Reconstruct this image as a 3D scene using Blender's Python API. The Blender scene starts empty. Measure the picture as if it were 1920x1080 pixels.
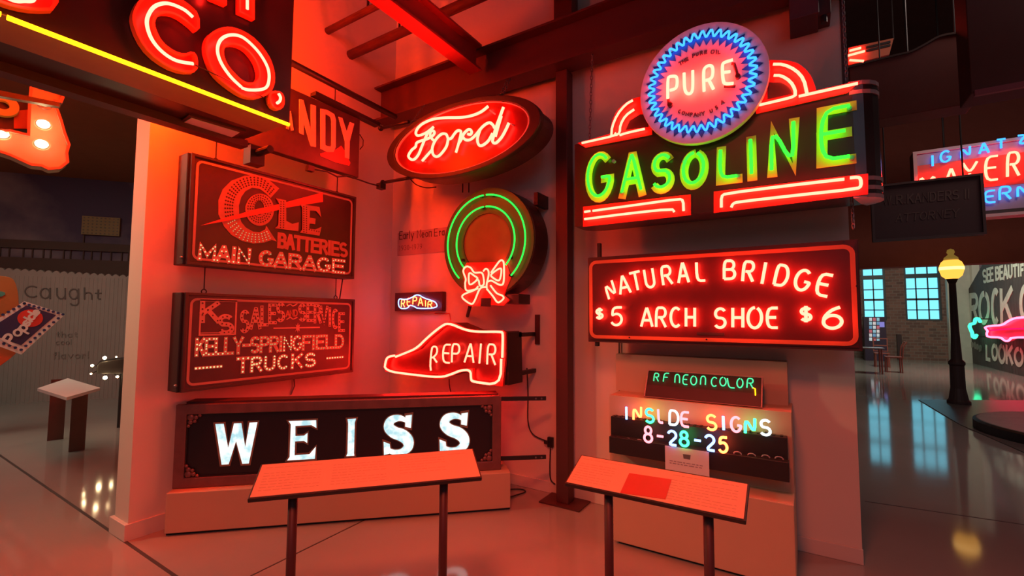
import bpy, bmesh, math, random
from mathutils import Vector as V
from mathutils.geometry import tessellate_polygon
random.seed(7)
PI = math.pi
SC = bpy.context.scene
COL = SC.collection

# ------------------------------------------------------------------ camera
YAW, PITCH, ROLL, FPX, EYE = math.radians(32.156), math.radians(3.605), math.radians(0.2685), 865.6, 1.6
FWD = V((-math.sin(YAW)*math.cos(PITCH), math.cos(YAW)*math.cos(PITCH), math.sin(PITCH)))
_r = V((math.cos(YAW), math.sin(YAW), 0)); _u = _r.cross(FWD)
RGT = _r*math.cos(ROLL) + _u*math.sin(ROLL)
UPV = -_r*math.sin(ROLL) + _u*math.cos(ROLL)
CAM = V((0, 0, EYE))
from mathutils import Matrix
cd = bpy.data.cameras.new('camera'); cam = bpy.data.objects.new('camera', cd); COL.objects.link(cam)
m = Matrix.Identity(4)
for i in range(3):
    m[i][0] = RGT[i]; m[i][1] = UPV[i]; m[i][2] = -FWD[i]; m[i][3] = CAM[i]
cam.matrix_world = m
cd.sensor_fit = 'HORIZONTAL'; cd.sensor_width = 36; cd.lens = FPX/1920*36; cd.clip_start = 0.02; cd.clip_end = 200
SC.camera = cam

# ------------------------------------------------------------------ world, lights, exposure
W = bpy.data.worlds.new('hall'); SC.world = W; W.use_nodes = True
bg = W.node_tree.nodes['Background']; bg.inputs[0].default_value = (.9, .62, .62, 1); bg.inputs[1].default_value = 0.085
SC.view_settings.view_transform = 'Standard'; SC.view_settings.look = 'None'
SC.view_settings.exposure = 0.0; SC.view_settings.gamma = 1.0; SC.view_settings.use_curve_mapping = False
try:
    SC.cycles.sample_clamp_indirect = 6.0; SC.cycles.max_bounces = 7; SC.cycles.diffuse_bounces = 4; SC.cycles.glossy_bounces = 4
    SC.cycles.use_denoising = True; SC.cycles.denoiser = 'OPENIMAGEDENOISE'; SC.cycles.use_light_tree = True
    SC.cycles.caustics_reflective = False; SC.cycles.caustics_refractive = False
except Exception: pass

def area(name, loc, target, size, power, color, spread=180):
    l = bpy.data.lights.new(name, 'AREA'); l.energy = power; l.color = color; l.size = size; l.spread = math.radians(spread)
    o = bpy.data.objects.new(name, l); COL.objects.link(o); o.location = loc
    o.rotation_euler = (V(target)-V(loc)).to_track_quat('-Z', 'Y').to_euler(); return o
area('gallery_ceiling_light', (-8.6, 0.8, 4.1), (-9.0, 1.2, 0), 1.6, 60, (1, .86, .66))
area('hall_red_fill', (-0.5, -0.4, 4.4), (-1.2, 1.9, 0.3), .8, 33, (1, .12, .05), 84)  # added red fill on the rails, no such fixture in the hall
area('hall_cool_fill', (2.6, -3.0, 4.6), (-1.2, 2.2, 0), 3.0, 21, (.6, .70, 1))  # added cool fill from behind the camera, no window there
area('gallery_wall_fill', (-6.6, -1.2, 3.9), (-4.3, 1.4, 1.8), .5, 11, (1, .72, .42), 70)  # added warm fill to brighten the end face of the wall
area('far_hall_light', (2.5, 17.5, 4.6), (4.2, 20.5, 0.6), 1.5, 150, (.95, 1, .82))
area('aisle_light', (3.0, 6.0, 5.8), (2.0, 8.0, 0), 1.5, 60, (1, .75, .66))

# ------------------------------------------------------------------ geometry helpers
class Plane:
    def __init__(s, o, u, v): s.o, s.u, s.v = V(o), V(u).normalized(), V(v).normalized(); s.n = s.u.cross(s.v)
    def w(s, a, b, d=0.0): return s.o + s.u*a + s.v*b + s.n*d
    def at(s, x, y, d=0.0):                                   # where a sight line of the photo meets this plane
        r = FWD + RGT*((x-960)/FPX) + UPV*((540-y)/FPX)
        o = s.o + s.n*d; t = (o-CAM).dot(s.n)/r.dot(s.n); p = CAM + r*t - o
        return (p.dot(s.u), p.dot(s.v))
def PX(x): return Plane((x, 0, 0), (0, 1, 0), (0, 0, 1))       # wall plane that faces +X
def PB(y): return Plane((0, y, 0), (1, 0, 0), (0, 0, 1))       # wall plane that faces -Y
def PF(z): return Plane((0, 0, z), (1, 0, 0), (0, 1, 0))
def crop(x0, y0, s): return lambda x, y: (x0+x/s, y0+y/s)
ID = lambda x, y: (x, y)
def trace(pl, K, pts, d=0.0): return [pl.at(*K(x, y), d) for x, y in pts]
def spline(pts, closed=False, n=6):
    out = []; N = len(pts)
    for i in range(N if closed else N-1):
        g = (lambda k: pts[k % N]) if closed else (lambda k: pts[max(0, min(N-1, k))])
        p0, p1, p2, p3 = g(i-1), g(i), g(i+1), g(i+2)
        for k in range(n):
            t = k/n
            out.append(tuple(.5*(2*b+(c-a)*t+(2*a-5*b+4*c-e)*t*t+(3*b-a-3*c+e)*t**3) for a, b, c, e in zip(p0, p1, p2, p3)))
    if not closed: out.append(tuple(pts[-1]))
    return out
def chaikin(p, n=2, closed=False, q=.25):
    p = [tuple(a) for a in p]
    for _ in range(n):
        r = [] if closed else [p[0]]
        for i in range(len(p) if closed else len(p)-1):
            a, b = p[i], p[(i+1) % len(p)]
            c = tuple(x*(1-q)+y*q for x, y in zip(a, b)); e = tuple(x*q+y*(1-q) for x, y in zip(a, b))
            if closed: r += [c, e]
            else:
                if i > 0: r.append(c)
                if i < len(p)-2: r.append(e)
        if not closed: r.append(p[-1])
        p = r
    return p
def el(cx, cy, rx, ry, a0, a1, n=14):
    return [(cx+rx*math.cos(math.radians(a0+(a1-a0)*i/n)), cy+ry*math.sin(math.radians(a0+(a1-a0)*i/n))) for i in range(n+1)]
def resample(p, n, closed=True):
    q = list(p)+([p[0]] if closed else []); L = [0]
    for a, b in zip(q, q[1:]): L.append(L[-1]+math.dist(a, b))
    out = []; j = 0; N = n if closed else n-1
    for i in range(n):
        t = L[-1]*i/N
        while j < len(L)-2 and L[j+1] < t: j += 1
        k = (t-L[j])/max(1e-9, L[j+1]-L[j]); out.append(tuple(x+(y-x)*k for x, y in zip(q[j], q[j+1])))
    return out

class MB:
    def __init__(s): s.v, s.f = [], []
    def add(s, vs, fs):
        k = len(s.v); s.v += [V(p) for p in vs]; s.f += [tuple(i+k for i in f) for f in fs]; return s
    def prism(s, pl, poly, d0, d1, back=True):
        n = len(poly)
        ar = sum(poly[i][0]*poly[(i+1) % n][1]-poly[(i+1) % n][0]*poly[i][1] for i in range(n))
        if ar < 0: poly = poly[::-1]
        vs = [pl.w(a, b, d0) for a, b in poly]+[pl.w(a, b, d1) for a, b in poly]
        tri = tessellate_polygon([[V((a, b, 0)) for a, b in poly]])
        fs = []
        for t in tri:
            a, b, c = t
            (x0, y0), (x1, y1), (x2, y2) = poly[a], poly[b], poly[c]
            if (x1-x0)*(y2-y0)-(x2-x0)*(y1-y0) < 0: t = (a, c, b)
            fs.append(tuple(i+n for i in t))
            if back: fs.append(tuple(reversed(t)))
        fs += [(i, (i+1) % n, (i+1) % n+n, i+n) for i in range(n)]
        return s.add(vs, fs)
    def rect(s, pl, a0, b0, a1, b1, d0, d1): return s.prism(pl, [(a0, b0), (a1, b0), (a1, b1), (a0, b1)], d0, d1)
    def box(s, x0, y0, z0, x1, y1, z1): return s.rect(PF(0), x0, y0, x1, y1, z0, z1)
    def ring(s, pl, outer, inner, d0, d1):                     # band between two loops of equal length
        n = len(outer); vs = []
        for i in range(n): vs += [pl.w(*outer[i], d0), pl.w(*outer[i], d1), pl.w(*inner[i], d1), pl.w(*inner[i], d0)]
        fs = []
        for i in range(n):
            a, b = 4*i, 4*((i+1) % n)
            for k in range(4): fs.append((a+k, b+k, b+(k+1) % 4, a+(k+1) % 4))
        return s.add(vs, fs)
    def frame(s, pl, a0, b0, a1, b1, w, d0, d1, r=0.0):
        def rr(x0, y0, x1, y1, q):
            if q <= 0: return [(x0, y0), (x1, y0), (x1, y1), (x0, y1)]
            return el(x0+q, y0+q, q, q, 180, 270, 5)+el(x1-q, y0+q, q, q, 270, 360, 5)+el(x1-q, y1-q, q, q, 0, 90, 5)+el(x0+q, y1-q, q, q, 90, 180, 5)
        return s.ring(pl, rr(a0, b0, a1, b1, r), rr(a0+w, b0+w, a1-w, b1-w, max(0, r-w)) if r <= 0 or r > w else rr(a0+w, b0+w, a1-w, b1-w, .001), d0, d1)
    def tube(s, pts, r, seg=8, closed=False, caps=True):
        P = [V(p) for p in pts]; Q = [P[0]]
        for p in P[1:]:
            if (p-Q[-1]).length > 1e-5: Q.append(p)
        if closed and (Q[0]-Q[-1]).length < 1e-5: Q.pop()
        P = Q; n = len(P)
        if n < 2: return s
        T = []
        for i in range(n):
            a = P[i-1] if (i > 0 or closed) else P[i]; b = P[(i+1) % n] if (i < n-1 or closed) else P[i]
            t = (b-a); T.append(t.normalized() if t.length > 1e-9 else V((0, 0, 1)))
        N = T[0].orthogonal().normalized(); vs = []; rr = r if isinstance(r, (list, tuple)) else [r]*n
        for i in range(n):
            N = (N-T[i]*N.dot(T[i])); N = N.normalized() if N.length > 1e-6 else T[i].orthogonal().normalized()
            B = T[i].cross(N)
            for k in range(seg):
                an = 2*PI*k/seg; vs.append(P[i]+(N*math.cos(an)+B*math.sin(an))*rr[i])
        fs = [(i*seg+k, i*seg+(k+1) % seg, ((i+1) % n)*seg+(k+1) % seg, ((i+1) % n)*seg+k) for i in range(n if closed else n-1) for k in range(seg)]
        if caps and not closed: fs += [tuple(reversed(range(seg))), tuple(range((n-1)*seg, n*seg))]
        return s.add(vs, fs)
    def tube2(s, pl, pts, d, r, seg=8, closed=False): return s.tube([pl.w(a, b, d) for a, b in pts], r, seg, closed)
    def ribbon(s, pl, pts, w, d0, d1, closed=False, ext=0.0):
        P = [V((a, b)) for a, b in pts]; Q = [P[0]]
        for p in P[1:]:
            if (p-Q[-1]).length > 1e-6: Q.append(p)
        if closed and (Q[0]-Q[-1]).length < 1e-6: Q.pop()
        P = Q; n = len(P)
        if n < 2: return s
        if ext and not closed:
            P[0] = P[0]-(P[1]-P[0]).normalized()*ext; P[-1] = P[-1]+(P[-1]-P[-2]).normalized()*ext
        L, R = [], []
        for i in range(n):
            a = (P[i]-P[i-1]).normalized() if (i > 0 or closed) else None
            b = (P[(i+1) % n]-P[i]).normalized() if (i < n-1 or closed) else None
            if a is None: a = b
            if b is None: b = a
            na, nb = V((-a.y, a.x)), V((-b.y, b.x)); mm = na+nb
            mm = mm.normalized() if mm.length > .2 else na
            k = (w/2)/max(.72, mm.dot(na)); L.append(P[i]+mm*k); R.append(P[i]-mm*k)
        if closed: return s.ring(pl, [tuple(x) for x in L], [tuple(x) for x in R], d0, d1)
        return s.prism_strip(pl, L, R, d0, d1)
    def prism_strip(s, pl, L, R, d0, d1):
        n = len(L); vs = []
        for i in range(n):
            e = d1+.0006*i/n; vs += [pl.w(*L[i], d0), pl.w(*L[i], e), pl.w(*R[i], e), pl.w(*R[i], d0)]
        fs = []
        for i in range(n-1):
            a, b = 4*i, 4*i+4
            for k in range(4): fs.append((a+k, a+(k+1) % 4, b+(k+1) % 4, b+k))
        fs += [(0, 1, 2, 3), (4*n-1, 4*n-2, 4*n-3, 4*n-4)]
        return s.add(vs, fs)
    def lathe(s, c, prof, seg=24, axis='z'):
        vs = []; n = len(prof)
        for r, h in prof:
            for k in range(seg):
                a = 2*PI*k/seg; vs.append(V(c)+(V((r*math.cos(a), r*math.sin(a), h)) if axis == 'z' else V((r*math.cos(a), -h, r*math.sin(a)))))
        fs = [(i*seg+k, i*seg+(k+1) % seg, (i+1)*seg+(k+1) % seg, (i+1)*seg+k) for i in range(n-1) for k in range(seg)]
        fs += [tuple(reversed(range(seg))), tuple(range((n-1)*seg, n*seg))]
        return s.add(vs, fs)
    def disc(s, pl, a, b, r, d0, d1, seg=8): return s.prism(pl, el(a, b, r, r, 0, 360*(1-1/seg), seg-1), d0, d1)
    def ball(s, c, r, seg=12): return s.lathe(c, [(r*math.sin(PI*i/8)+1e-4, -r*math.cos(PI*i/8)) for i in range(9)], seg)
    def build(s, name, mat, parent=None, bevel=0.0, smooth=False, kind=None, extra=()):
        root = parent
        while root is not None and root.parent is not None: root = root.parent
        org = V(root.location) if root is not None else V((0, 0, 0))
        n0 = len(s.f); vv, ff, ix = list(s.v), list(s.f), [0]*n0
        for j, (m2, _) in enumerate(extra):
            k = len(vv); vv += m2.v; ff += [tuple(i+k for i in f) for f in m2.f]; ix += [j+1]*len(m2.f)
        me = bpy.data.meshes.new(name); me.from_pydata([tuple(p-org) for p in vv], [], ff)
        me.polygons.foreach_set('material_index', ix)
        bm = bmesh.new(); bm.from_mesh(me); bmesh.ops.recalc_face_normals(bm, faces=bm.faces); bm.to_mesh(me); bm.free()
        if smooth:
            for p in me.polygons: p.use_smooth = True
        me.materials.append(mat)
        for _, m_ in extra: me.materials.append(m_)
        o = bpy.data.objects.new(name, me); COL.objects.link(o)
        if parent is not None: o.parent = parent
        if bevel:
            b = o.modifiers.new('bevel', 'BEVEL'); b.width = bevel; b.segments = 2; b.limit_method = 'ANGLE'
        if kind: o['kind'] = kind
        return o

def thing(name, label, cat, loc=(0, 0, 0), group=None):
    o = bpy.data.objects.new(name, None); COL.objects.link(o); o.location = loc
    o.empty_display_size = .05; o['label'] = label; o['category'] = cat
    if group: o['group'] = group
    return o
def tag(o, label, cat, group=None):
    o['label'] = label; o['category'] = cat
    if group: o['group'] = group
    return o
def struct(name, mb, mat, bevel=0.0): return mb.build(name, mat, None, bevel, kind='structure')

# ------------------------------------------------------------------ materials
def mat(name, col, rough=.55, metal=0.0, var=0.12, scale=6.0, bump=0.0, spec=.5, emit=None, es=0.0):
    M = bpy.data.materials.new(name); M.use_nodes = True; nt = M.node_tree; b = nt.nodes['Principled BSDF']
    b.inputs['Roughness'].default_value = rough; b.inputs['Metallic'].default_value = metal
    b.inputs['Specular IOR Level'].default_value = spec
    tc = nt.nodes.new('ShaderNodeTexCoord'); nz = nt.nodes.new('ShaderNodeTexNoise'); nz.inputs['Scale'].default_value = scale; nz.inputs['Detail'].default_value = 5
    nt.links.new(tc.outputs['Object'], nz.inputs['Vector'])
    mx = nt.nodes.new('ShaderNodeMix'); mx.data_type = 'RGBA'
    mx.inputs['A'].default_value = (*[c*(1-var) for c in col], 1); mx.inputs['B'].default_value = (*[min(1, c*(1+var)) for c in col], 1)
    nt.links.new(nz.outputs['Fac'], mx.inputs['Factor']); nt.links.new(mx.outputs['Result'], b.inputs['Base Color'])
    if bump:
        bp = nt.nodes.new('ShaderNodeBump'); bp.inputs['Strength'].default_value = bump; bp.inputs['Distance'].default_value = .01
        nt.links.new(nz.outputs['Fac'], bp.inputs['Height']); nt.links.new(bp.outputs['Normal'], b.inputs['Normal'])
    if emit: b.inputs['Emission Color'].default_value = (*emit, 1); b.inputs['Emission Strength'].default_value = es
    return M
def glow(name, col):
    """Lit gas in a glass tube; col is its radiance."""
    M = bpy.data.materials.new(name); M.use_nodes = True; nt = M.node_tree; nt.nodes.clear()
    o = nt.nodes.new('ShaderNodeOutputMaterial'); e = nt.nodes.new('ShaderNodeEmission'); mxv = max(col)
    e.inputs[0].default_value = (*[c/mxv for c in col], 1); e.inputs[1].default_value = mxv
    nt.links.new(e.outputs[0], o.inputs[0]); return M

wall_m = mat('cream_wall_paint', (.78, .70, .60), .65, var=.03, scale=2)
dark_m = mat('dark_ceiling_paint', (.08, .035, .03), .8, var=.2)
steel_m = mat('dark_painted_steel', (.085, .02, .018), .5, var=.1)
black_m = mat('black_painted_metal', (.022, .017, .017), .45)
rust_m = mat('weathered_black_panel', (.05, .028, .026), .4, var=.4, scale=9)
plinth_m = mat('tan_plinth_paint', (.62, .42, .28), .6, var=.03)
gray_m = mat('gray_metal', (.25, .24, .24), .4, .6)
white_m = mat('white_paint', (.8, .78, .74), .5, var=.03)
cream_m = mat('aged_cream_paint', (.62, .50, .38), .5, var=.12, scale=20)
red_paint = mat('red_sign_paint', (.75, .05, .03), .35, var=.1)
green_paint = mat('yellow_green_sign_paint', (.62, .60, .10), .4, var=.1)
blue_paint = mat('blue_sign_paint', (.03, .16, .55), .4)
navy_paint = mat('navy_sign_paint', (.02, .045, .16), .4)
NEON_RED = glow('neon_red', (26, .92, .55))
NEON_BRIGHT = glow('neon_red_bright', (62, .92, .55))
NEON_SIGN = glow('neon_red_large', (85, .98, .62))
NEON_BACK2 = glow('neon_red_added_row', (170, 6, .3))
NEON_BACK = glow('neon_red_orange', (360, 12, .6))
NEON_CORAL = glow('neon_coral', (20, .86, .5))
NEON_GREEN = glow('neon_green', (.08, 5, .08))
NEON_WREATH = glow('neon_wreath_green', (.05, 1.6, .12))
NEON_PALEGREEN = glow('neon_pale_green', (.12, 1.3, .5))
NEON_BLUE = glow('neon_blue', (.10, .72, 2.6))
NEON_YELLOW = glow('neon_yellow', (5.5, 2.0, .02))
NEON_PINK = glow('neon_pink', (4, .72, .85))
NEON_TEAL = glow('neon_teal', (.2, 7, 1.5))
NEON_WHITE = glow('neon_white', (1.4, 1.6, 1.7))
NEON_WHITEBLUE = glow('neon_white_blue', (.9, 1.5, 4))
NEON_ORANGE = glow('neon_orange', (14, 1.3, .3))
BULB = glow('lit_bulb', (45, 32, 16))

# ------------------------------------------------------------------ one-line letter shapes (x -.5...5, y 0..1)
GL = {
 'A': [[(-.5, 0), (-.04, 1), (.04, 1), (.5, 0)], [(-.31, .34), (.31, .34)]],
 'B': [[(-.45, 0), (-.45, 1), (.1, 1)]+el(.1, .76, .33, .24, 90, -90, 8)+[(-.3, .52)], [(-.3, .52), (.12, .52)]+el(.12, .26, .38, .26, 90, -90, 8)+[(-.45, 0)]],
 'C': [el(0, .5, .5, .5, 50, 310, 18)],
 'D': [[(-.45, 0), (-.45, 1), (0, 1)]+el(0, .5, .48, .5, 90, -90, 12)+[(-.45, 0)]],
 'E': [[(.48, 1), (-.45, 1), (-.45, 0), (.48, 0)], [(-.45, .52), (.34, .52)]],
 'F': [[(.48, 1), (-.45, 1), (-.45, 0)], [(-.45, .52), (.3, .52)]],
 'G': [el(0, .5, .5, .5, 48, 345, 20)+[(.48, .44), (.12, .44)]],
 'H': [[(-.45, 0), (-.45, 1)], [(.45, 0), (.45, 1)], [(-.45, .5), (.45, .5)]],
 'I': [[(0, 0), (0, 1)]],
 'J': [[(-.3, 1), (-.3, .16), (-.1, 0), (.4, .02)]],
 'K': [[(-.45, 0), (-.45, 1)], [(.45, 1), (-.42, .42)], [(-.12, .62), (.48, 0)]],
 'L': [[(-.42, 1), (-.42, 0), (.48, 0)]],
 'M': [[(-.5, 0), (-.5, 1), (0, .25), (.5, 1), (.5, 0)]],
 'N': [[(-.45, 0), (-.45, 1), (.45, 0), (.45, 1)]],
 'n': [[(-.45, 0), (-.45, 1), (.45, 1), (.45, 0)]],
 'O': [el(0, .5, .5, .5, 90, 430, 24)],
 'P': [[(-.45, 0), (-.45, 1), (.12, 1)]+el(.12, .74, .36, .26, 90, -90, 8)+[(-.3, .48)]],
 'R': [[(-.45, 0), (-.45, 1), (.12, 1)]+el(.12, .75, .34, .25, 90, -90, 8)+[(-.25, .5)], [(.0, .5), (.48, 0)]],
 'S': [el(0, .74, .44, .26, 30, 240, 12)+el(0, .26, .47, .26, 70, -150, 12)],
 'T': [[(-.5, 1), (.5, 1)], [(0, 1), (0, 0)]],
 'U': [[(-.45, 1), (-.45, .3)]+el(0, .3, .45, .3, 190, 350, 10)+[(.45, 1)]],
 'V': [[(-.5, 1), (0, 0), (.5, 1)]],
 'W': [[(-.5, 1), (-.25, 0), (0, .9), (.25, 0), (.5, 1)]],
 'Y': [[(-.5, 1), (0, .48), (.5, 1)], [(0, .48), (0, 0)]],
 'Z': [[(-.45, 1), (.45, 1), (-.45, 0), (.48, 0)]],
 '2': [el(0, .7, .45, .3, 160, -35, 10)+[(-.42, 0), (.48, 0)]],
 '5': [[(.42, 1), (-.3, 1), (-.38, .55)]+el(0, .32, .46, .32, 125, -150, 14)],
 '6': [[(.32, .98), (-.1, .85), (-.42, .55)]+el(0, .3, .46, .3, 170, 515, 20)],
 '8': [el(0, .76, .36, .24, -90, 270, 16), el(0, .27, .46, .27, 90, 450, 16)],
 '1': [[(-.2, .8), (0, 1), (0, 0)]], '3': [el(-.05, .75, .42, .25, 150, -90, 10)+el(-.05, .26, .45, .26, 90, -150, 10)],
 '9': [el(0, .7, .42, .3, 0, 360, 16), [(.42, .7), (.3, .2), (-.2, 0)]], '0': [el(0, .5, .42, .5, 90, 450, 20)],
 '7': [[(-.45, 1), (.45, 1), (-.1, 0)]],
 '-': [[(-.5, .5), (.5, .5)]], '.': [[(-.05, .03), (.05, .03)]],
 '$': [el(0, .68, .45, .22, 30, 240, 10)+el(0, .28, .47, .22, 70, -150, 10), [(0, -.08), (0, 1.06)]],
 'a': [el(-.05, .3, .38, .3, 0, 360, 14), [(.36, .6), (.36, 0)]],
 'c': [el(0, .3, .42, .3, 50, 310, 12)], 'e': [[(-.4, .3), (.4, .3)]+el(0, .3, .42, .3, 0, 310, 12)],
 'f': [el(.15, .85, .2, .15, 20, 180, 6)+[(-.05, 0)], [(-.3, .6), (.3, .6)]],
 'g': [el(-.05, .3, .38, .3, 0, 360, 14), [(.36, .6), (.36, -.2)]+el(0, -.2, .36, .18, 0, -150, 8)],
 'h': [[(-.38, 0), (-.38, 1)], [(-.38, .4)]+el(0, .36, .38, .24, 180, 0, 8)+[(.38, 0)]],
 'i': [[(0, 0), (0, .6)], [(0, .8), (0, .86)]], 'l': [[(0, 0), (0, 1)]],
 'o': [el(0, .3, .42, .3, 90, 450, 14)], 'p': [[(-.38, -.35), (-.38, .6)], el(.02, .3, .38, .3, 0, 360, 14)],
 'r': [[(-.3, 0), (-.3, .6)], [(-.3, .36)]+el(.05, .36, .33, .24, 180, 40, 6)],
 's': [el(0, .45, .34, .15, 30, 240, 8)+el(0, .15, .36, .15, 70, -150, 8)],
 't': [[(0, .95), (0, .12), (.12, 0), (.3, .02)], [(-.32, .62), (.32, .62)]],
 'u': [[(-.38, .6), (-.38, .25)]+el(0, .25, .38, .25, 185, 355, 8)+[(.38, .6)], [(.38, .25), (.38, 0)]],
 'v': [[(-.4, .6), (0, 0), (.4, .6)]], 'y': [[(-.4, .6), (0, .05)], [(.4, .6), (-.15, -.35)]],
 'm': [[(-.45, 0), (-.45, .6)], [(-.45, .4)]+el(-.22, .38, .22, .22, 180, 0, 6)+[(0, 0)], [(0, .4)]+el(.22, .38, .22, .22, 180, 0, 6)+[(.45, 0)]],
 'd': [el(-.05, .3, .38, .3, 0, 360, 14), [(.36, 1), (.36, 0)]], '?': [el(0, .78, .3, .22, 170, -60, 8)+[(0, .4), (0, .25)], [(0, .03), (0, .08)]], '!': [[(0, .3), (.05, 1)], [(0, 0), (0, .06)]],
}
WID = {'I': .42, 'i': .4, 'l': .4, 'M': 1.25, 'W': 1.3, ' ': .55, '-': .75, '.': .45, '1': .6, 'm': 1.3, 't': .8, 'f': .75, 'r': .8, '!': .5, 'J': .8}
def place(pl, K, spec, d, arc=False):
    """strokes of one letter in plane coordinates; spec = (char, base x, base y, top x, top y, width)"""
    ch, bx, by, tx, ty, w = spec
    b = pl.at(*K(bx, by), d); t = pl.at(*K(tx, ty), d); up = (t[0]-b[0], t[1]-b[1])
    mx_, my_ = (bx+tx)/2, (by+ty)/2
    q0, q1 = pl.at(*K(mx_-w/2, my_), d), pl.at(*K(mx_+w/2, my_), d); wl = abs(q1[0]-q0[0])
    if arc:
        h = math.hypot(*up); rt = (up[1]/h, -up[0]/h)
    else: rt = (1, 0)
    return [[(b[0]+rt[0]*x*wl+up[0]*y, b[1]+rt[1]*x*wl+up[1]*y) for x, y in st] for st in GL[ch]]
def word(text, bl, br, tl, tr, fill=.78):
    """spread a word between its two base ends and its two top ends"""
    ws = [WID.get(c, 1.0) for c in text]; T = sum(ws); x = 0; out = []
    for c, w in zip(text, ws):
        k = (x+w/2)/T; x += w
        if c == ' ': continue
        L = lambda a, b: (a[0]+(b[0]-a[0])*k, a[1]+(b[1]-a[1])*k)
        b, t = L(bl, br), L(tl, tr); out.append((c, b[0], b[1], t[0], t[1], (br[0]-bl[0])/T*w*fill if c != 'I' else 20))
    return out
def neon(pl, K, specs, d, r, mt, parent, arc=False, name='neon_letter', seg=8):
    for sp in specs:
        mb = MB()
        for st in place(pl, K, sp, d, arc):
            mb.tube2(pl, chaikin(st, 2) if len(st) > 2 else st, d, r, seg)
        mb.build(name, mt, parent, smooth=True)
def painted(pl, K, specs, w, d0, d1, mt, parent, arc=False, name='painted_letter', dots=None, each=True):
    allmb = MB(); out = None
    for sp in specs:
        mb = MB() if each else allmb; ex = []
        for i, st in enumerate(place(pl, K, sp, d1, arc)):
            mb.ribbon(pl, st, w, d0, d1+.0007*i, ext=w*.5 if sp[0] not in 'OCSGU0' else 0)
        if dots:
            step, rr, mfun = dots; db = MB()
            for st in place(pl, K, sp, d1, arc):
                L = sum(math.dist(a, b) for a, b in zip(st, st[1:])); n = max(2, int(L/step))
                for q in resample(st, n, False): db.disc(pl, q[0], q[1], rr, d1, d1+.003, 6)
            ex = [(db, mfun(sp))]
        if each: mb.build(name, mt, parent, extra=ex)
    if not each: return allmb.build(name, mt, parent)
def text_rows(pl, a0, b0, a1, b1, rows, d, h=.006):
    """unreadable small print: rows of short dashes"""
    mb = MB()
    for i in range(rows):
        b = b1-(b1-b0)*(i+.5)/rows; a = a0
        end = a1 if i % 5 != 4 else a0+(a1-a0)*.6
        while a < end:
            w = random.uniform(.012, .04); mb.rect(pl, a, b-h/2, min(end, a+w), b+h/2, d, d+.0006); a += w+.007
    return mb
def chain(p0, p1, r=.012, wire=.003):
    p0, p1 = V(p0), V(p1); L = (p1-p0).length; d = (p1-p0)/L; n = max(2, int(L/(r*2.6))); s1 = d.orthogonal().normalized(); s2 = d.cross(s1); mb = MB()
    for i in range(n):
        c = p0+d*L*(i+.5)/n; s = s1 if i % 2 else s2; lr = L/n*.68
        mb.tube([c+d*lr*math.cos(t)+s*r*.6*math.sin(t) for t in [2*PI*k/8 for k in range(8)]], wire, 4, True)
    return mb
def hook(p0, p1, r=.016, wire=.0045):
    p0, p1 = V(p0), V(p1); mb = MB(); mb.tube([p0, p1+V((0, 0, 2*r))], wire, 6)
    c = p1+V((0, 0, r)); mb.tube([c+V((0, r*math.cos(t), r*math.sin(t))) for t in [2*PI*k/12 for k in range(12)]], wire, 6, True); return mb

# ================================================================== SETTING
LW, BW = -4.12, 3.86
# polished concrete floor
fm = mat('polished_concrete', (.36, .33, .30), .22, var=.10, scale=1.3, spec=.8)
nt = fm.node_tree; nz2 = nt.nodes.new('ShaderNodeTexNoise'); nz2.inputs['Scale'].default_value = 2.2; nz2.inputs['Detail'].default_value = 6
rmp = nt.nodes.new('ShaderNodeMapRange'); rmp.inputs['To Min'].default_value = .05; rmp.inputs['To Max'].default_value = .11
nt.links.new(nt.nodes['Texture Coordinate'].outputs['Object'], nz2.inputs['Vector']); nt.links.new(nz2.outputs['Fac'], rmp.inputs['Value'])
nt.links.new(rmp.outputs['Result'], nt.nodes['Principled BSDF'].inputs['Roughness'])
struct('floor', MB().box(-20, -8, -.2, 14, 30, 0), fm)
joint_m = mat('floor_joint', (.06, .045, .04), .6)
def joint(n, a, b, w=.016):
    p = PF(0); A = p.at(*a); B = p.at(*b); struct(f'trim_{n}', MB().ribbon(p, [A, B], w, 0.0, .001), joint_m)
joint(1, (-200, 716), (350, 1095), .022); joint(2, (470, 1080), (690, 972), .012)
joint(3, (1622, 940), (1990, 994), .014)
struct('ceiling', MB().box(-20, -8, 7.0, 14, 30, 7.2), dark_m)
struct('wall_left', MB().box(LW-.24, 1.42, 0, LW, BW+.14, 5.6), wall_m)
struct('wall_back', MB().box(LW, BW, 0, .285, BW+.14, 5.6), wall_m)
base_m = mat('baseboard_paint', (.74, .66, .58), .5, var=.03)
struct('baseboard_left', MB().box(LW-.265, 1.395, 0, LW+.018, BW, .115), base_m, .004)
struct('baseboard_back', MB().box(LW+.018, BW-.014, 0, .29, BW, .1), base_m, .004)
# left gallery shell
MA, MBp = V((-12.43, 2.261, 0)), V((-11.335, 3.664, 0)); MU = (MBp-MA).normalized()
MP = Plane(MA, MU, (0, 0, 1))
sky_m = mat('painted_dusk_sky', (.055, .045, .075), .8, var=.3, scale=.6)
nt = sky_m.node_tree; mxn = [n for n in nt.nodes if n.type == 'MIX'][0]
mxn.inputs['A'].default_value = (.05, .035, .075, 1); mxn.inputs['B'].default_value = (.22, .18, .19, 1)
rm = nt.nodes.new('ShaderNodeMapRange'); rm.inputs['From Min'].default_value = .5; rm.inputs['From Max'].default_value = .72
nzn = [n for n in nt.nodes if n.type == 'TEX_NOISE'][0]; nt.links.new(nzn.outputs['Fac'], rm.inputs['Value']); nt.links.new(rm.outputs['Result'], mxn.inputs['Factor'])
struct('wall_mural', MB().rect(MP, -5, 0, 7, 5.2, -.2, 0), sky_m)
soff_m = mat('dark_soffit_paint', (.30, .10, .04), .85)
z0 = 4.26
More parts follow.
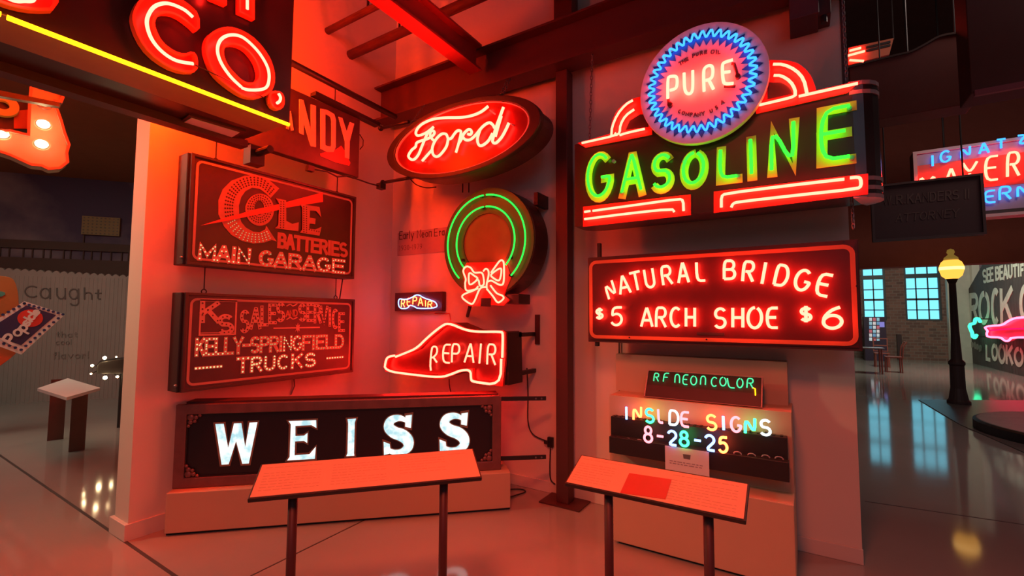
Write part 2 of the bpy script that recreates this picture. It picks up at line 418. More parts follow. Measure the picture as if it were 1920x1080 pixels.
struct('ceiling_gallery', MB().prism(PF(z0), [(-4.3, .9), (-4.5, 12), tuple(MP.w(7, 0, .0)[:2]), tuple(MP.w(-5, 0, .0)[:2]), (-12, -4), (-4.3, -2.5)], 0, .12), soff_m)
# far room
brick = bpy.data.materials.new('old_brick'); brick.use_nodes = True; nt = brick.node_tree; b = nt.nodes['Principled BSDF']; b.inputs['Roughness'].default_value = .85
tc = nt.nodes.new('ShaderNodeTexCoord'); mp = nt.nodes.new('ShaderNodeMapping'); mp.inputs['Rotation'].default_value = (PI/2, 0, 0)
bt = nt.nodes.new('ShaderNodeTexBrick'); bt.inputs['Scale'].default_value = 2.2; bt.inputs['Color1'].default_value = (.22, .11, .085, 1); bt.inputs['Color2'].default_value = (.12, .065, .055, 1); bt.inputs['Mortar'].default_value = (.2, .15, .13, 1)
nt.links.new(tc.outputs['Object'], mp.inputs['Vector']); nt.links.new(mp.outputs['Vector'], bt.inputs['Vector']); nt.links.new(bt.outputs['Color'], b.inputs['Base Color'])
FY = 23.6; FP = PB(FY)
wins = [((1617, 508), (1661, 602), 2, 505, 519, 523), ((1697, 503), (1765, 601), 3, 503, 513, 520)]
def xz(px, py): return FP.at(px, py)
wr = []
for (a, bb, nc, t0, t1, t2) in wins:
    x0 = xz(a[0], 560)[0]; x1 = xz(bb[0], 560)[0]; zb = xz(1700, 601)[1]; zt = 4.15
    wr.append((x0, x1, zb, zt, nc))
mb = MB()
xs = [-9.0, wr[0][0], wr[0][1], wr[1][0], wr[1][1], 5.5]
mb.box(xs[0], FY, 0, xs[5], FY+.35, wr[0][2]); mb.box(xs[0], FY, wr[0][3], xs[5], FY+.35, 7)
for k in (0, 2, 4): mb.box(xs[k], FY, wr[0][2], xs[k+1], FY+.35, wr[0][3])
struct('wall_far', mb, brick)
daylight = glow('daylit_glass', (.28, 1.02, 1.3))
wf_m = mat('dark_window_frame', (.03, .05, .06), .5)
for i, (x0, x1, zb, zt, nc) in enumerate(wr):
    root = bpy.data.objects.new(f'window_{i+1}', None); COL.objects.link(root); root.location = ((x0+x1)/2, FY+.1, zb); root['kind'] = 'structure'
    MB().box(x0, FY+.16, zb, x1, FY+.18, zt).build('window_pane', daylight, root)
    f = MB(); P = PB(FY+.1); f.frame(P, x0, zb, x1, zt, .06, -.06, .06)
    for k in range(1, nc): xx = x0+(x1-x0)*k/nc; f.box(xx-.02, FY+.08, zb, xx+.02, FY+.12, zt)
    zc = [xz(1730, y)[1] for y in (581, 561, 541)]
    for z in zc: f.box(x0, FY+.08, z-(.04 if z == zc[1] else .02), x1, FY+.12, z+(.04 if z == zc[1] else .02))
    za, zb2 = xz(1730, 521)[1], xz(1730, 513)[1]; f.box(x0, FY+.02, za, x1, FY+.14, zb2)
    f.build('window_frame', wf_m, root)
# dark bulkhead over the passage
struct('ceiling_passage', MB().box(-6, 13, 2.74, 9.5, 13.4, 7), mat('brown_bulkhead_paint', (.34, .09, .06), .8))
struct('wall_end', MB().box(5.25, 23.0, 0, 5.45, FY, 7), wall_m)
struct('trim_4', MB().box(4.62, 23.3, 0, 5.25, 23.6, 6.5), mat('pale_panel', (.55, .52, .44), .7))
# paving strip the lamp post stands on
p0 = PF(0); q = [p0.at(*t) for t in ((1722, 750), (1800, 797), (1990, 880), (2050, 830), (1960, 752))]
struct('floor_paving', MB().prism(p0, q, 0, .012), mat('dark_paving', (.13, .11, .105), .35, var=.25, scale=14))

# ================================================================== STEEL FRAME
def ibeam(p0, p1, fw, h, tf=.02, tw=.014):                     # p0, p1 = middle of the bottom flange underside
    p0, p1 = V(p0), V(p1); d = (p1-p0); L = d.length; s = V((0, 0, 1)).cross(d.normalized())
    pl = Plane(p0, -s, (0, 0, 1)); pl.n = d.normalized(); mb = MB()
    for a0, b0, a1, b1 in ((-fw/2, 0, fw/2, tf), (-tw/2, tf, tw/2, h-tf), (-fw/2, h-tf, fw/2, h)): mb.rect(pl, a0, b0, a1, b1, 0, L)
    return mb
beamred = mat('red_lit_steel', (.42, .025, .02), .5, var=.1)  # red light from below put into the beam colour
o = ibeam((-4.11, 3.64, 3.84), (3.0, 3.64, 3.84), .22, .40).build('steel_beam', steel_m); tag(o, 'long dark red steel beam running along the back wall above the oval sign', 'beam')
o = ibeam((-2.655, -1.0, 4.0), (-2.655, 3.53, 4.0), .15, .26).build('steel_beam', beamred); tag(o, 'steel beam with red-lit underside coming from above to meet the wall beam', 'beam')
cr = thing('steel_column', 'dark square steel column standing against the back wall between the two sign groups', 'column', (-1.80, 3.73, 0))
pb = PB(3.67); ca, cb = pb.at(1042, 600)[0], pb.at(1064.5, 600)[0]
MB().box(ca, 3.67, .012, cb, 3.79, 3.84).build('post', steel_m, cr, .006)
MB().box(ca-.01, 3.66, 4.24, cb+.05, 3.8, 5.6).build('upper_post', steel_m, cr)
MB().box(ca-.13, 3.60, 0, cb+.13, 3.845, .012).build('base_plate', steel_m, cr)
for (px_, py_), r_, wds in (((614, 55), .035, 'thinner dark pipe hung near the ceiling, higher of the two reaching the corner wall'), ((657, 100), .05, 'thicker dark pipe hung below the thinner one, running out from the corner wall')):
    y, z = PX(LW).at(px_, py_); z -= .02
    t = thing('ceiling_pipe', wds, 'pipe', (LW, y, z))
    MB().tube([(LW-.02, y, z), (3.2, y, z)], r_, 10).build('pipe', steel_m, t, smooth=True)
    for xx in ((LW+.62, LW+1.1) if r_ < .04 else (LW+.75,)): MB().tube([(xx, y, z), (xx, y, 6.99)], .012, 6).build('hanger_rod', black_m, t)
# ceiling rod that carries the small hanging sign, and its lower mate
def rod_thing(label, pts, r, cat='bracket', name='support_rod'):
    return tag(MB().tube(pts, r, 8).build(name, black_m, smooth=True), label, cat)

# ================================================================== PLINTHS
A, B = V((-3.96, 1.582, 0)), V((-2.099, 3.33, 0)); WU = (B-A).normalized(); WP0 = Plane(A, WU, (0, 0, 1)); WL = (B-A).length
nb = -WP0.n
ph = .5*(WP0.at(307, 929)[1]+WP0.at(955, 883)[1])
foot = [A, B, B+nb*.38, V((-2.62, BW-.05, 0)), V((-3.6, BW-.3, 0)), V((LW+.04, 2.6, 0)), A+nb*.15]
t = thing('display_plinth', 'long low tan plinth set across the corner, carrying the white letter sign', 'plinth', tuple((A+B)/2))
MB().prism(PF(0), [(p.x, p.y) for p in foot], .02, ph).build('plinth_body', plinth_m, t, .006)
MB().prism(PF(0), [(p.x, p.y) for p in [A+nb*.03, B+nb*.03, B+nb*.36, A+nb*.12]], 0, .02).build('toe_recess', black_m, t)
PY = 3.255; px0, px1 = -1.186, -.075
pz = PB(PY).at(1490, 948)[1]
t = thing('display_plinth', 'tall tan box plinth under the letter rack beside the column', 'plinth', ((px0+px1)/2, PY, 0))
MB().box(px0, PY, .02, px1, BW-.02, pz).build('plinth_body', plinth_m, t, .006)
MB().box(px0+.03, PY+.03, 0, px1-.03, BW-.04, .02).build('toe_recess', black_m, t)

# ================================================================== BIG HANGING SIGN WITH C AND O
K8 = crop(0, 0, 3.4286)
FX = -2.9; P = PX(FX)
sy1 = P.at(548, 120)[0]; sz0 = 2.905
t = thing('hanging_sign', 'huge dark hanging sign with red C O neon and a yellow tube edge', 'sign', (FX, sy1, sz0))
cab = MB(); cab.box(FX-.62, -1.9, sz0, FX, sy1, 5.2)
redface = mat('dark_maroon_sign_enamel', (.055, .02, .016), .3, var=.2)
cab.build('cabinet', redface, t, .008)
under = mat('amber_lit_underside', (.42, .25, .10), .5, var=.2)  # amber light of the yellow tube put into the panel colour
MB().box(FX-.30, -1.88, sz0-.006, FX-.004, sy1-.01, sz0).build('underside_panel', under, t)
MB().box(FX-.66, -1.9, sz0-.05, FX-.56, sy1+.02, sz0).build('underside_rail', steel_m, t)
pu = PF(sz0-.012)
hp = [pu.at(*K8(x, y)) for x, y in ((1230, 757), (1540, 850), (1490, 880), (1180, 785))]
hq = [pu.at(*K8(x, y)) for x, y in ((1215, 740), (1580, 848), (1500, 895), (1150, 792))]
MB().prism(PF(sz0), hq, -.012, 0).build('access_hatch', steel_m, t)
MB().prism(PF(sz0), hp, -.016, -.012).build('hatch_lens', white_m, t)
pb = PX(FX-.5); c = [pu.at(*K8(x, y)) for x, y in ((1640, 960), (1740, 925))]
fx_ = MB(); fx_.tube([(c[0][0], c[0][1], sz0-.05), (c[1][0], c[1][1], sz0-.05)], .028, 10); fx_.box(c[0][0]-.05, c[0][1]-.06, sz0-.14, c[0][0]+.05, c[0][1]+.05, sz0)
fx_.build('mounting_bracket', black_m, t)
letterred = mat('red_letter_enamel', (.8, .07, .03), .3, var=.06)
rim_m = mat('orange_letter_rim', (.8, .14, .04), .35)
def smoothpoly(pts, n=4): return spline(pts, True, n)
Cp = [(1250, 222), (1250, 110), (1180, 45), (1080, -15), (960, -30), (880, 20), (838, 100), (835, 160), (870, 260), (940, 360), (1050, 440), (1150, 475), (1237, 473), (1240, 385), (1215, 350), (1160, 372), (1090, 350), (1010, 290), (965, 200), (960, 150), (985, 110), (1040, 95), (1110, 110), (1190, 165)]
Ct = [(1240, 110), (1180, 60), (1080, 22), (1000, 38), (955, 95), (945, 160), (975, 250), (1040, 330), (1130, 388), (1242, 410)]
Oo = [(1300, 320), (1320, 250), (1390, 205), (1480, 200), (1600, 260), (1700, 380), (1735, 500), (1715, 590), (1640, 635), (1550, 630), (1450, 570), (1360, 490), (1315, 400)]
Oi = [(1405, 345), (1420, 310), (1480, 298), (1550, 325), (1610, 390), (1640, 460), (1640, 520), (1600, 550), (1540, 540), (1470, 480), (1420, 410)]
Ot = [(1552, 560), (1480, 490), (1420, 400), (1398, 320), (1420, 255), (1480, 225), (1560, 240), (1650, 320), (1710, 410), (1730, 480), (1720, 550), (1680, 575), (1600, 578), (1555, 565)]
Dp = [(1705, 620), (1730, 600), (1780, 605), (1798, 640), (1795, 690), (1765, 715), (1720, 690)]
def coletter(poly, tube, closed=False, ringin=None, hard=False):
    mb = MB(); o2 = trace(P, K8, poly, 0)
    if ringin:
        a = resample(spline(o2, True, 5), 40); i2 = spline(trace(P, K8, ringin, 0), True, 5); c0 = (sum(x for x, y in i2)/len(i2), sum(y for x, y in i2)/len(i2))
        i2 = resample(i2, 200); b2 = [min(i2, key=lambda q, A_=math.atan2(p[1]-c0[1], p[0]-c0[0]): abs(math.atan2(math.sin(math.atan2(q[1]-c0[1], q[0]-c0[0])-A_), math.cos(math.atan2(q[1]-c0[1], q[0]-c0[0])-A_)))) for p in a]
        mb.ring(P, a, b2, .001, .006); edges = [(a, True), (b2, True)]
    else:
        s2 = o2 if hard else chaikin(o2, 1, True); mb.prism(P, s2, .001, .006); edges = [(s2, True)]
    lt = mb.build('channel_letter', letterred, t)
    rb = MB()
    for e_, cl in edges: rb.ribbon(P, e_, .012, .006, .05, closed=True)
    rb.build('letter_rim', rim_m, lt)
    if tube:
        tb = MB(); tb.tube2(P, spline(trace(P, K8, tube, .075), closed, 6), .075, .0088, 10, closed); tb.build('neon_tube', NEON_SIGN, lt, smooth=True)
    return lt
coletter(Cp, Ct); coletter(Oo, Ot, False, Oi); coletter(Dp, [(1790, 600), (1803, 625), (1798, 650), (1780, 664)])
Hs = [[(1515, -330), (1605, -330), (1605, 135), (1515, 92)], [(1335, -330), (1425, -330), (1425, 42), (1335, 5)]]
for k, (poly, tx) in enumerate(zip(Hs, (1590, 1365))): coletter(poly, [(tx, -300), (tx, (58 if k == 0 else -30))], hard=True)
coletter([(345, -110), (345, 80), (200, 85), (80, 65), (-60, 20), (-60, -110)], [(-40, -60), (80, 0), (150, 5), (215, -5), (225, -100)])
yb = MB(); ya = P.at(*K8(45, 112), .075); yc = P.at(*K8(1858, 802), .075)
yb.tube2(P, [ya, yc], .075, .0115, 10); yl = P.at(*K8(5, 92), .075); yb.tube2(P, [(yl[0]-1.2, yl[1]), yl], .075, .0115, 10)
yb.build('yellow_neon_tube', NEON_YELLOW, t, smooth=True)
MB().tube2(P, [P.at(*K8(1240, 412), .06), P.at(*K8(1420, 500), .05), P.at(*K8(1700, 628), .06)], .06, .004, 6).build('tube_lead', black_m, t)
# the second face looks at the corner wall: same letters in outline
PBk = Plane((FX-.62, 0, 0), (0, -1, 0), (0, 0, 1))
for k, ch in enumerate('CO'):
    mb = MB()
    for st in GL[ch]: mb.tube2(PBk, [(-1.1-.62*k+.46*x*(1 if ch != 'C' else 1), 3.12+.62*y) for x, y in st], .07, .014, 8)
    mb.build('neon_letter', NEON_BACK, t, smooth=True)
for k in range(3):  # unseen upper row, letters added to redden the wall
    mb = MB()
    for st in GL['ESH'[k]]: mb.tube2(PBk, [(-1.5+.62*k+.46*x, 4.0+.62*y) for x, y in st], .07, .014, 8)
    mb.build('neon_letter', NEON_BACK2, t, smooth=True)

# ================================================================== SMALL HANGING SIGN ENDING IN N D Y
K5b = crop(520, 80, 3.725)
P = PX(-3.72)
q = trace(P, K5b, [(95, 305), (578, 535), (580, 948), (90, 800)])
y1 = q[1][0]; za, zb = q[2][1], q[1][1]
t = thing('hanging_sign', 'dark painted hanging sign with tall cream letters ending N D Y, behind the huge sign', 'sign', (-3.72, y1, za))
MB().box(-3.80, y1-1.5, za, -3.72, y1, zb).build('cabinet', rust_m, t, .004)
lm = mat('cream_gold_letter_paint', (.72, .50, .30), .45, var=.15, scale=12)
for poly in ([(152, 395), (180, 402), (232, 610), (232, 432), (267, 442), (267, 730), (232, 724), (182, 560), (182, 645), (152, 632)],
             [(425, 518), (452, 527), (482, 620), (505, 555), (535, 567), (503, 690), (500, 812), (470, 803), (470, 690)],
             [(60, 600), (84, 480), (92, 478), (112, 612), (95, 615), (88, 570), (78, 606)]):
    MB().prism(P, trace(P, K5b, poly), .001, .006).build('painted_letter', lm, t)
MB().ring(P, trace(P, K5b, [(300, 462), (345, 470), (395, 500), (407, 540), (405, 730), (390, 765), (345, 765), (300, 742)], 0), trace(P, K5b, [(333, 500), (345, 504), (370, 520), (376, 545), (376, 715), (370, 728), (345, 722), (333, 715)], 0), .001, .006).build('painted_letter', lm, t)
MB().prism(P, trace(P, K5b, [(298, 775), (410, 745), (445, 720), (470, 760), (508, 840), (500, 860), (400, 835), (300, 792)]), .0015, .004).build('red_painted_patch', red_paint, t)
MB().ribbon(P, trace(P, K5b, [(255, 355), (705, 575)]), .035, -.05, .03).build('top_trim', black_m, t)
ra, rb_ = P.at(*K5b(100, 130)), P.at(*K5b(705, 460))
rod_thing('dark ceiling bar running above the N D Y sign to the wall beam', [(-3.72, ra[0]-.8, ra[1]), (-3.72, 3.5, rb_[1])], .03)
hk = P.at(*K5b(405, 330)); hk2 = P.at(*K5b(410, 425))
hook((-3.72, hk[0], hk[1]+.02), (-3.72, hk[0], hk2[1]-.02), .02).build('hanging_hook', black_m, t)
c1 = P.at(*K5b(590, 650)); MB().tube([P.w(*P.at(*K5b(x, y)), .0) for x, y in ((575, 640), (600, 680), (598, 720), (577, 745))], .005, 6).build('power_lead', black_m, t)
lb = [P.at(*K5b(x, y)) for x, y in ((210, 885), (330, 905), (400, 940), (480, 935), (620, 985), (715, 1010))]
t2 = thing('support_rod', 'lower dark rod with a clip beneath the N D Y sign', 'bracket', P.w(*lb[3]))
MB().tube([P.w(*x, .035) for x in lb], .008, 6).build('rod', black_m, t2)
MB().box(-3.705, lb[0][0]-.03, lb[0][1]-.025, -3.66, lb[0][0]+.03, lb[0][1]+.025).build('clip', black_m, t2)
MB().box(-3.715, lb[5][0]-.05, lb[5][1]-.03, -3.65, lb[5][0]+.02, lb[5][1]+.03).build('end_clamp', black_m, t2)

# ================================================================== THE TWO STACKED PANEL SIGNS ON THE CORNER WALL
K1, K2 = crop(320, 300, 4.908), crop(320, 530, 4.908)
SX = -3.86; P = PX(SX)
bulb_dim = glow('dim_pinhole_light', (.55, .30, .12)); bulb_lit = glow('lit_pinhole_light', (.95, .72, .32)); hole_m = mat('pinhole', (.05, .02, .015), .6)
panel_r = mat('maroon_panel', (.05, .018, .015), .4, var=.25, scale=8); panel_k = mat('plum_panel', (.07, .03, .035), .4, var=.2, scale=8)
border_m = mat('faded_border_paint', (.46, .26, .2), .5); let_m = mat('faded_letter_paint', (.42, .17, .11), .5, var=.15, scale=25)
let_k = mat('worn_cream_letter_paint', (.56, .33, .25), .5, var=.15, scale=25); spear_m = mat('red_spear_paint', (.70, .09, .05), .45)
def panel_sign(name_label, tl, br, pm, K):
    (y0, z1), (y1, z0_) = P.at(*tl), P.at(*br)
    t = thing('panel_sign', name_label, 'sign', (SX, (y0+y1)/2, z0_))
    MB().box(SX-.16, y0-.03, z0_, SX-.012, y1+.02, z1).build('cabinet', black_m, t, .005)
    MB().rect(P, y0, z0_+.012, y1, z1-.012, -.012, 0).build('face_panel', pm, t)
    MB().frame(P, y0-.012, z0_, y1+.012, z1, .022, -.03, .012).build('outer_frame', rust_m, t, .003)
    MB().frame(P, y0+.025, z0_+.04, y1-.025, z1-.04, .018, 0, .003, .05).build('border_line', border_m, t)
    MB().ball((SX-.02, y0-.034, z0_+.05), .012, 8).build('rivet', gray_m, t)
    return t, y0, z0_, y1, z1
t, y0, z0_, y1, z1 = panel_sign('dark maroon panel sign with a giant C and red spear, upper of the stacked pair', (362, 287), (661, 523), panel_r, K1)
cole_root, cz0 = t, z0_
def poly_part(K, poly, d0, d1, mt, par, name='painted_letter', sm=0):
    p2 = trace(P, K, poly, d1); p2 = chaikin(p2, sm, True) if sm else p2; return MB().prism(P, p2, d0, d1).build(name, mt, par)
Cc = [(1000, 262), (900, 180), (780, 140), (680, 145), (560, 190), (480, 270), (440, 370), (440, 500), (490, 610), (560, 690), (660, 745), (760, 768), (860, 760), (930, 735), (975, 750), (880, 605), (870, 640), (820, 665), (760, 660), (690, 620), (650, 570), (630, 500), (628, 420), (650, 340), (690, 285), (750, 255), (820, 265), (880, 310), (920, 350)]
mid = [(930, 290), (850, 215), (770, 195), (690, 205), (610, 250), (555, 330), (535, 420), (540, 510)]; mid2 = [(560, 570), (600, 630), (660, 690), (740, 715), (820, 718), (900, 690)]
db, dl = MB(), MB()
def dotrow(mb, K, pts, n, rr, off):
    l2 = spline(trace(P, K, pts, .005), False, 6); cx = sum(a for a, b_ in l2)/len(l2)
    for i, q_ in enumerate(resample(l2, n, False)): mb.disc(P, q_[0], q_[1], rr, .004, .0055, 6)
for off in (-42, -14, 14, 42):
    f = lambda x, y: (790+(x-790)*(1-off/330), 455+(y-455)*(1-off/330))
    dotrow(db, K1, [f(*p) for p in mid], 22, .0075, 0); dotrow(dl, K1, [f(*p) for p in mid2], 13, .005, 0)
MB().prism(P, trace(P, K1, Cc, .004), 0, .004).build('painted_letter', let_m, t, extra=[(db, hole_m), (dl, bulb_dim)])
oc = [(820+132*math.cos(a), 457+148*math.sin(a)) for a in [2*PI*k/32 for k in range(32)]]; oi = [(815+45*math.cos(a), 440+66*math.sin(a)) for a in [2*PI*k/32 for k in range(32)]]
db = MB()
for rx, ry, n in ((108, 124, 30), (85, 102, 26), (62, 82, 22)):
    for q_ in trace(P, K1, [(818+rx*math.cos(2*PI*k/n), 450+ry*math.sin(2*PI*k/n)) for k in range(n)], .006): db.disc(P, q_[0], q_[1], .0062, .006, .0072, 6)
MB().ring(P, trace(P, K1, oc, .006), trace(P, K1, oi, .006), .001, .006).build('painted_letter', let_m, t, extra=[(db, hole_m)])
sp_ = [(275, 603), (470, 542), (790, 452), (985, 408), (1400, 297), (1403, 385), (1060, 440), (985, 462), (790, 505), (470, 568)]
poly_part(K1, sp_, .0045, .0085, spear_m, t, 'red_spear')
for poly, rows in (([(970, 352), (1062, 370), (1065, 560), (1120, 588), (1180, 572), (1175, 655), (962, 628), (990, 600), (1000, 405)], [((1015, 385), (1010, 620)), ((1040, 385), (1038, 620))]),
             ([(1190, 405), (1370, 432), (1385, 525), (1340, 470), (1282, 465), (1280, 530), (1335, 540), (1330, 590), (1278, 585), (1275, 632), (1330, 640), (1388, 615), (1370, 697), (1190, 668), (1212, 640), (1212, 440)], [((1225, 430), (1225, 660)), ((1250, 435), (1250, 665)), ((1275, 640), (1365, 660))])):
    db = MB()
    for a, b_ in rows:
        for q_ in resample(trace(P, K1, [a, b_], .011), 12 if b_[1]-a[1] > 60 else 5, False): db.disc(P, q_[0], q_[1], .006, .011, .0122, 6)
    MB().prism(P, trace(P, K1, poly, .011), .009, .011).build('painted_letter', let_m, t, extra=[(db, hole_m)])
painted(P, K1, word('BATTERIES', (985, 795), (1630, 888), (990, 680), (1630, 778)), .03, 0, .003, let_m, t)
mg = word('MAIN GARAGE', (250, 905), (1610, 1040), (262, 775), (1612, 932), .8)
painted(P, K1, mg, .032, 0, .003, let_k, t, dots=(.03, .0058, lambda s: bulb_lit if (s[1] < 860 or s[1] > 1380) else bulb_dim))
for px_, py_, pu_ in ((405, 290, 240), (632, 357, 330)):
    a = P.at(px_, py_, -.08); b_ = P.at(px_, pu_, -.08)
    hook((SX-.08, a[0], b_[1]), (SX-.08, a[0], z1-.004), .018).build('hanging_hook', black_m, t)
t, y0k, z0k, y1k, z1k = panel_sign('plum panel sign with sales and service lettering, lower of the stacked pair', (350, 548), (659, 698), panel_k, K2)
for px_ in (383, 630):
    a = P.at(px_, 533, -.08); hook((SX-.08, a[0], cz0), (SX-.08, a[0], z1k-.004), .018).build('hanging_hook', black_m, t)
a = P.at(640, 533, -.06); MB().tube([(SX-.08, a[0]+.03, cz0), (SX-.08, a[0], z1k)], .006, 6).build('power_lead', black_m, t)
dd = (.028, .006, lambda s: hole_m)
sv = [('S', 680, 450, 685, 265, 68), ('A', 780, 415, 785, 240, 80), ('L', 862, 388, 862, 225, 52), ('E', 936, 368, 936, 205, 55), ('S', 1010, 350, 1015, 195, 62),
      ('S', 1212, 345, 1212, 205, 56), ('E', 1285, 348, 1285, 202, 50), ('R', 1352, 362, 1352, 212, 52), ('V', 1412, 378, 1412, 225, 56), ('I', 1465, 392, 1465, 240, 20), ('C', 1516, 415, 1516, 252, 44), ('E', 1572, 440, 1572, 285, 44)]
painted(P, K2, sv, .026, 0, .003, let_k, t, dots=dd)
painted(P, K2, [('A', 1078, 310, 1078, 262, 30), ('N', 1113, 308, 1113, 255, 30), ('D', 1150, 306, 1150, 252, 30)], .012, 0, .003, let_m, t)
fl = MB(); fl.ribbon(P, spline(trace(P, K2, [(1065, 215), (1100, 200), (1125, 215), (1165, 192)]), False, 5), .009, 0, .003); fl.ribbon(P, spline(trace(P, K2, [(1065, 340), (1100, 320), (1125, 335), (1165, 318)]), False, 5), .009, 0, .003)
fl.ribbon(P, trace(P, K2, [(945, 420), (1372, 411)]), .012, 0, .003); s0 = P.at(*K2(1168, 416)); fl.prism(P, [(s0[0]+(.03 if k % 2 == 0 else .016)*math.cos(PI*k/8), s0[1]+(.045 if k % 2 == 0 else .02)*math.sin(PI*k/8)) for k in range(16)], 0, .004)
fl.build('ornament', let_k, t)
a = P.at(*K2(255, 490)); b_ = P.at(*K2(612, 165)); MB().frame(P, a[0], a[1], b_[0], b_[1], .012, 0, .003).build('monogram_box', let_k, t)
mid_ = MB().rect(P, a[0]+.012, a[1]+.018, b_[0]-.012, a[1]+.024, 0, .003); mid_.build('monogram_rule', let_k, t)
painted(P, K2, [('K', 360, 350, 362, 190, 150), ('S', 508, 460, 508, 310, 120)], .036, 0, .003, let_k, t, dots=dd)
painted(P, K2, word('KELLY-SPRINGFIELD', (225, 668), (1595, 592), (232, 522), (1597, 486), .8), .027, 0, .003, let_k, t, dots=(.026, .0058, lambda s: bulb_lit if s[1] < 460 or 1040 < s[1] < 1250 else bulb_dim))
painted(P, K2, word('TRUCKS', (600, 825), (1345, 762), (605, 702), (1350, 652), .72), .030, 0, .003, let_k, t, dots=(.022, .0075, lambda s: bulb_lit))
painted(P, K2, [('-', 350, 860, 350, 700, 230), ('-', 1512, 745, 1512, 635, 140)], .022, 0, .003, let_k, t, name='painted_dash', dots=(.022, .007, lambda s: bulb_lit))
cl = P.at(568, 705, -.1); MB().tube([(LW+.01, cl[0], z0k+.05), (LW+.02, cl[0]+.01, z0k-.1), (LW+.01, cl[0]-.02, ph+.55)], .006, 6).build('power_lead', gray_m, t)

# ================================================================== LOW SIGN WITH LIT WHITE GLASS LETTERS ON THE CORNER PLINTH
K11 = crop(300, 720, 2.8235)
P = Plane(A+nb*.10, WU, (0, 0, 1))
tl, br = P.at(333.6, 756), P.at(938.5, 874); ztop = .5*(tl[1]+P.at(939, 743)[1])
x0, x1 = P.at(329, 830)[0], br[0]
t = thing('panel_sign', 'wide black bronze-framed sign with lit white glass letters standing on the corner plinth', 'sign', tuple(P.w((x0+x1)/2, ph)))
bronze = mat('aged_bronze', (.24, .11, .10), .4, .35, var=.3, scale=12)
MB().rect(P, x0+.05, ph+.002, x1-.02, ztop+.015, -.16, -.02).build('cabinet', steel_m, t, .006)
MB().rect(P, x0+.03, ph+.03, x1-.03, ztop-.03, -.02, 0).build('face_panel', mat('black_glass_panel', (.022, .015, .02), .3), t)
MB().frame(P, x0, ph+.001, x1, ztop, .075, -.02, .022).build('outer_frame', bronze, t, .006)
MB().frame(P, x0+.075, ph+.076, x1-.075, ztop-.075, .008, 0, .012).build('inner_bead', black_m, t)
for sx, sz in ((x0+.1, ph+.1), (x0+.1, ztop-.1), (x1-.1, ph+.1), (x1-.1, ztop-.1)):
    ob = MB(); ux = 1 if sx < (x0+x1)/2 else -1; uz = 1 if sz < (ph+ztop)/2 else -1
    for da, db_, rr in ((0, 0, .026), (.036, 0, .018), (0, .036, .018), (.062, -.014, .014), (-.014, .062, .014), (.028, .028, .015)):
        c0 = P.w(sx+ux*da, sz+uz*db_, .012); ob.lathe((0, 0, 0), [(1e-3, -.5), (.8, -.3), (1, 0), (.8, .3), (1e-3, .5)], 10)
        for v_ in ob.v[-50:]: pass
        n0 = len(ob.v)-50
        for i_ in range(n0, len(ob.v)):
            v_ = ob.v[i_]; ob.v[i_] = c0+(P.u*v_.x+P.v*v_.y)*rr+P.n*(v_.z*.02)
    ob.build('corner_ornament', bronze, t, smooth=True)
opal = bpy.data.materials.new('lit_opal_glass'); opal.use_nodes = True; nt = opal.node_tree; nt.nodes.clear()
oo = nt.nodes.new('ShaderNodeOutputMaterial'); e = nt.nodes.new('ShaderNodeEmission'); nz = nt.nodes.new('ShaderNodeTexNoise'); nz.inputs['Scale'].default_value = 14; nz.inputs['Detail'].default_value = 6
cr_ = nt.nodes.new('ShaderNodeValToRGB'); cr_.color_ramp.elements[0].position = .38; cr_.color_ramp.elements[0].color = (.42, .68, .74, 1); cr_.color_ramp.elements[1].position = .56; cr_.color_ramp.elements[1].color = (.95, 1, .95, 1)
tcn = nt.nodes.new('ShaderNodeTexCoord'); nt.links.new(tcn.outputs['Object'], nz.inputs['Vector'])
nt.links.new(nz.outputs['Fac'], cr_.inputs['Fac']); nt.links.new(cr_.outputs['Color'], e.inputs['Color']); e.inputs['Strength'].default_value = 1.2; nt.links.new(e.outputs[0], oo.inputs[0])
brd = mat('gilt_letter_edge', (.35, .26, .18), .4, .4)
def poly_letter(poly):
    p2 = trace(P, K11, poly, .004); o_ = MB().prism(P, p2, .0, .004).build('glass_letter', opal, t)
    MB().ribbon(P, p2, .013, .003, .008, closed=True).build('letter_edge', brd, o_)
poly_letter([(288, 207), (343, 205), (362, 330), (388, 204), (436, 202), (452, 325), (470, 200), (522, 197), (475, 425), (432, 427), (403, 310), (368, 429), (322, 432)])
poly_letter([(675, 193), (832, 186), (832, 238), (800, 222), (722, 226), (722, 270), (762, 268), (785, 252), (783, 318), (760, 305), (720, 308), (718, 372), (790, 366), (828, 325), (825, 400), (667, 408), (682, 385), (688, 215)])
poly_letter([(988, 182), (1044, 178), (1036, 205), (1032, 365), (1034, 383), (981, 386), (988, 365), (992, 210)])
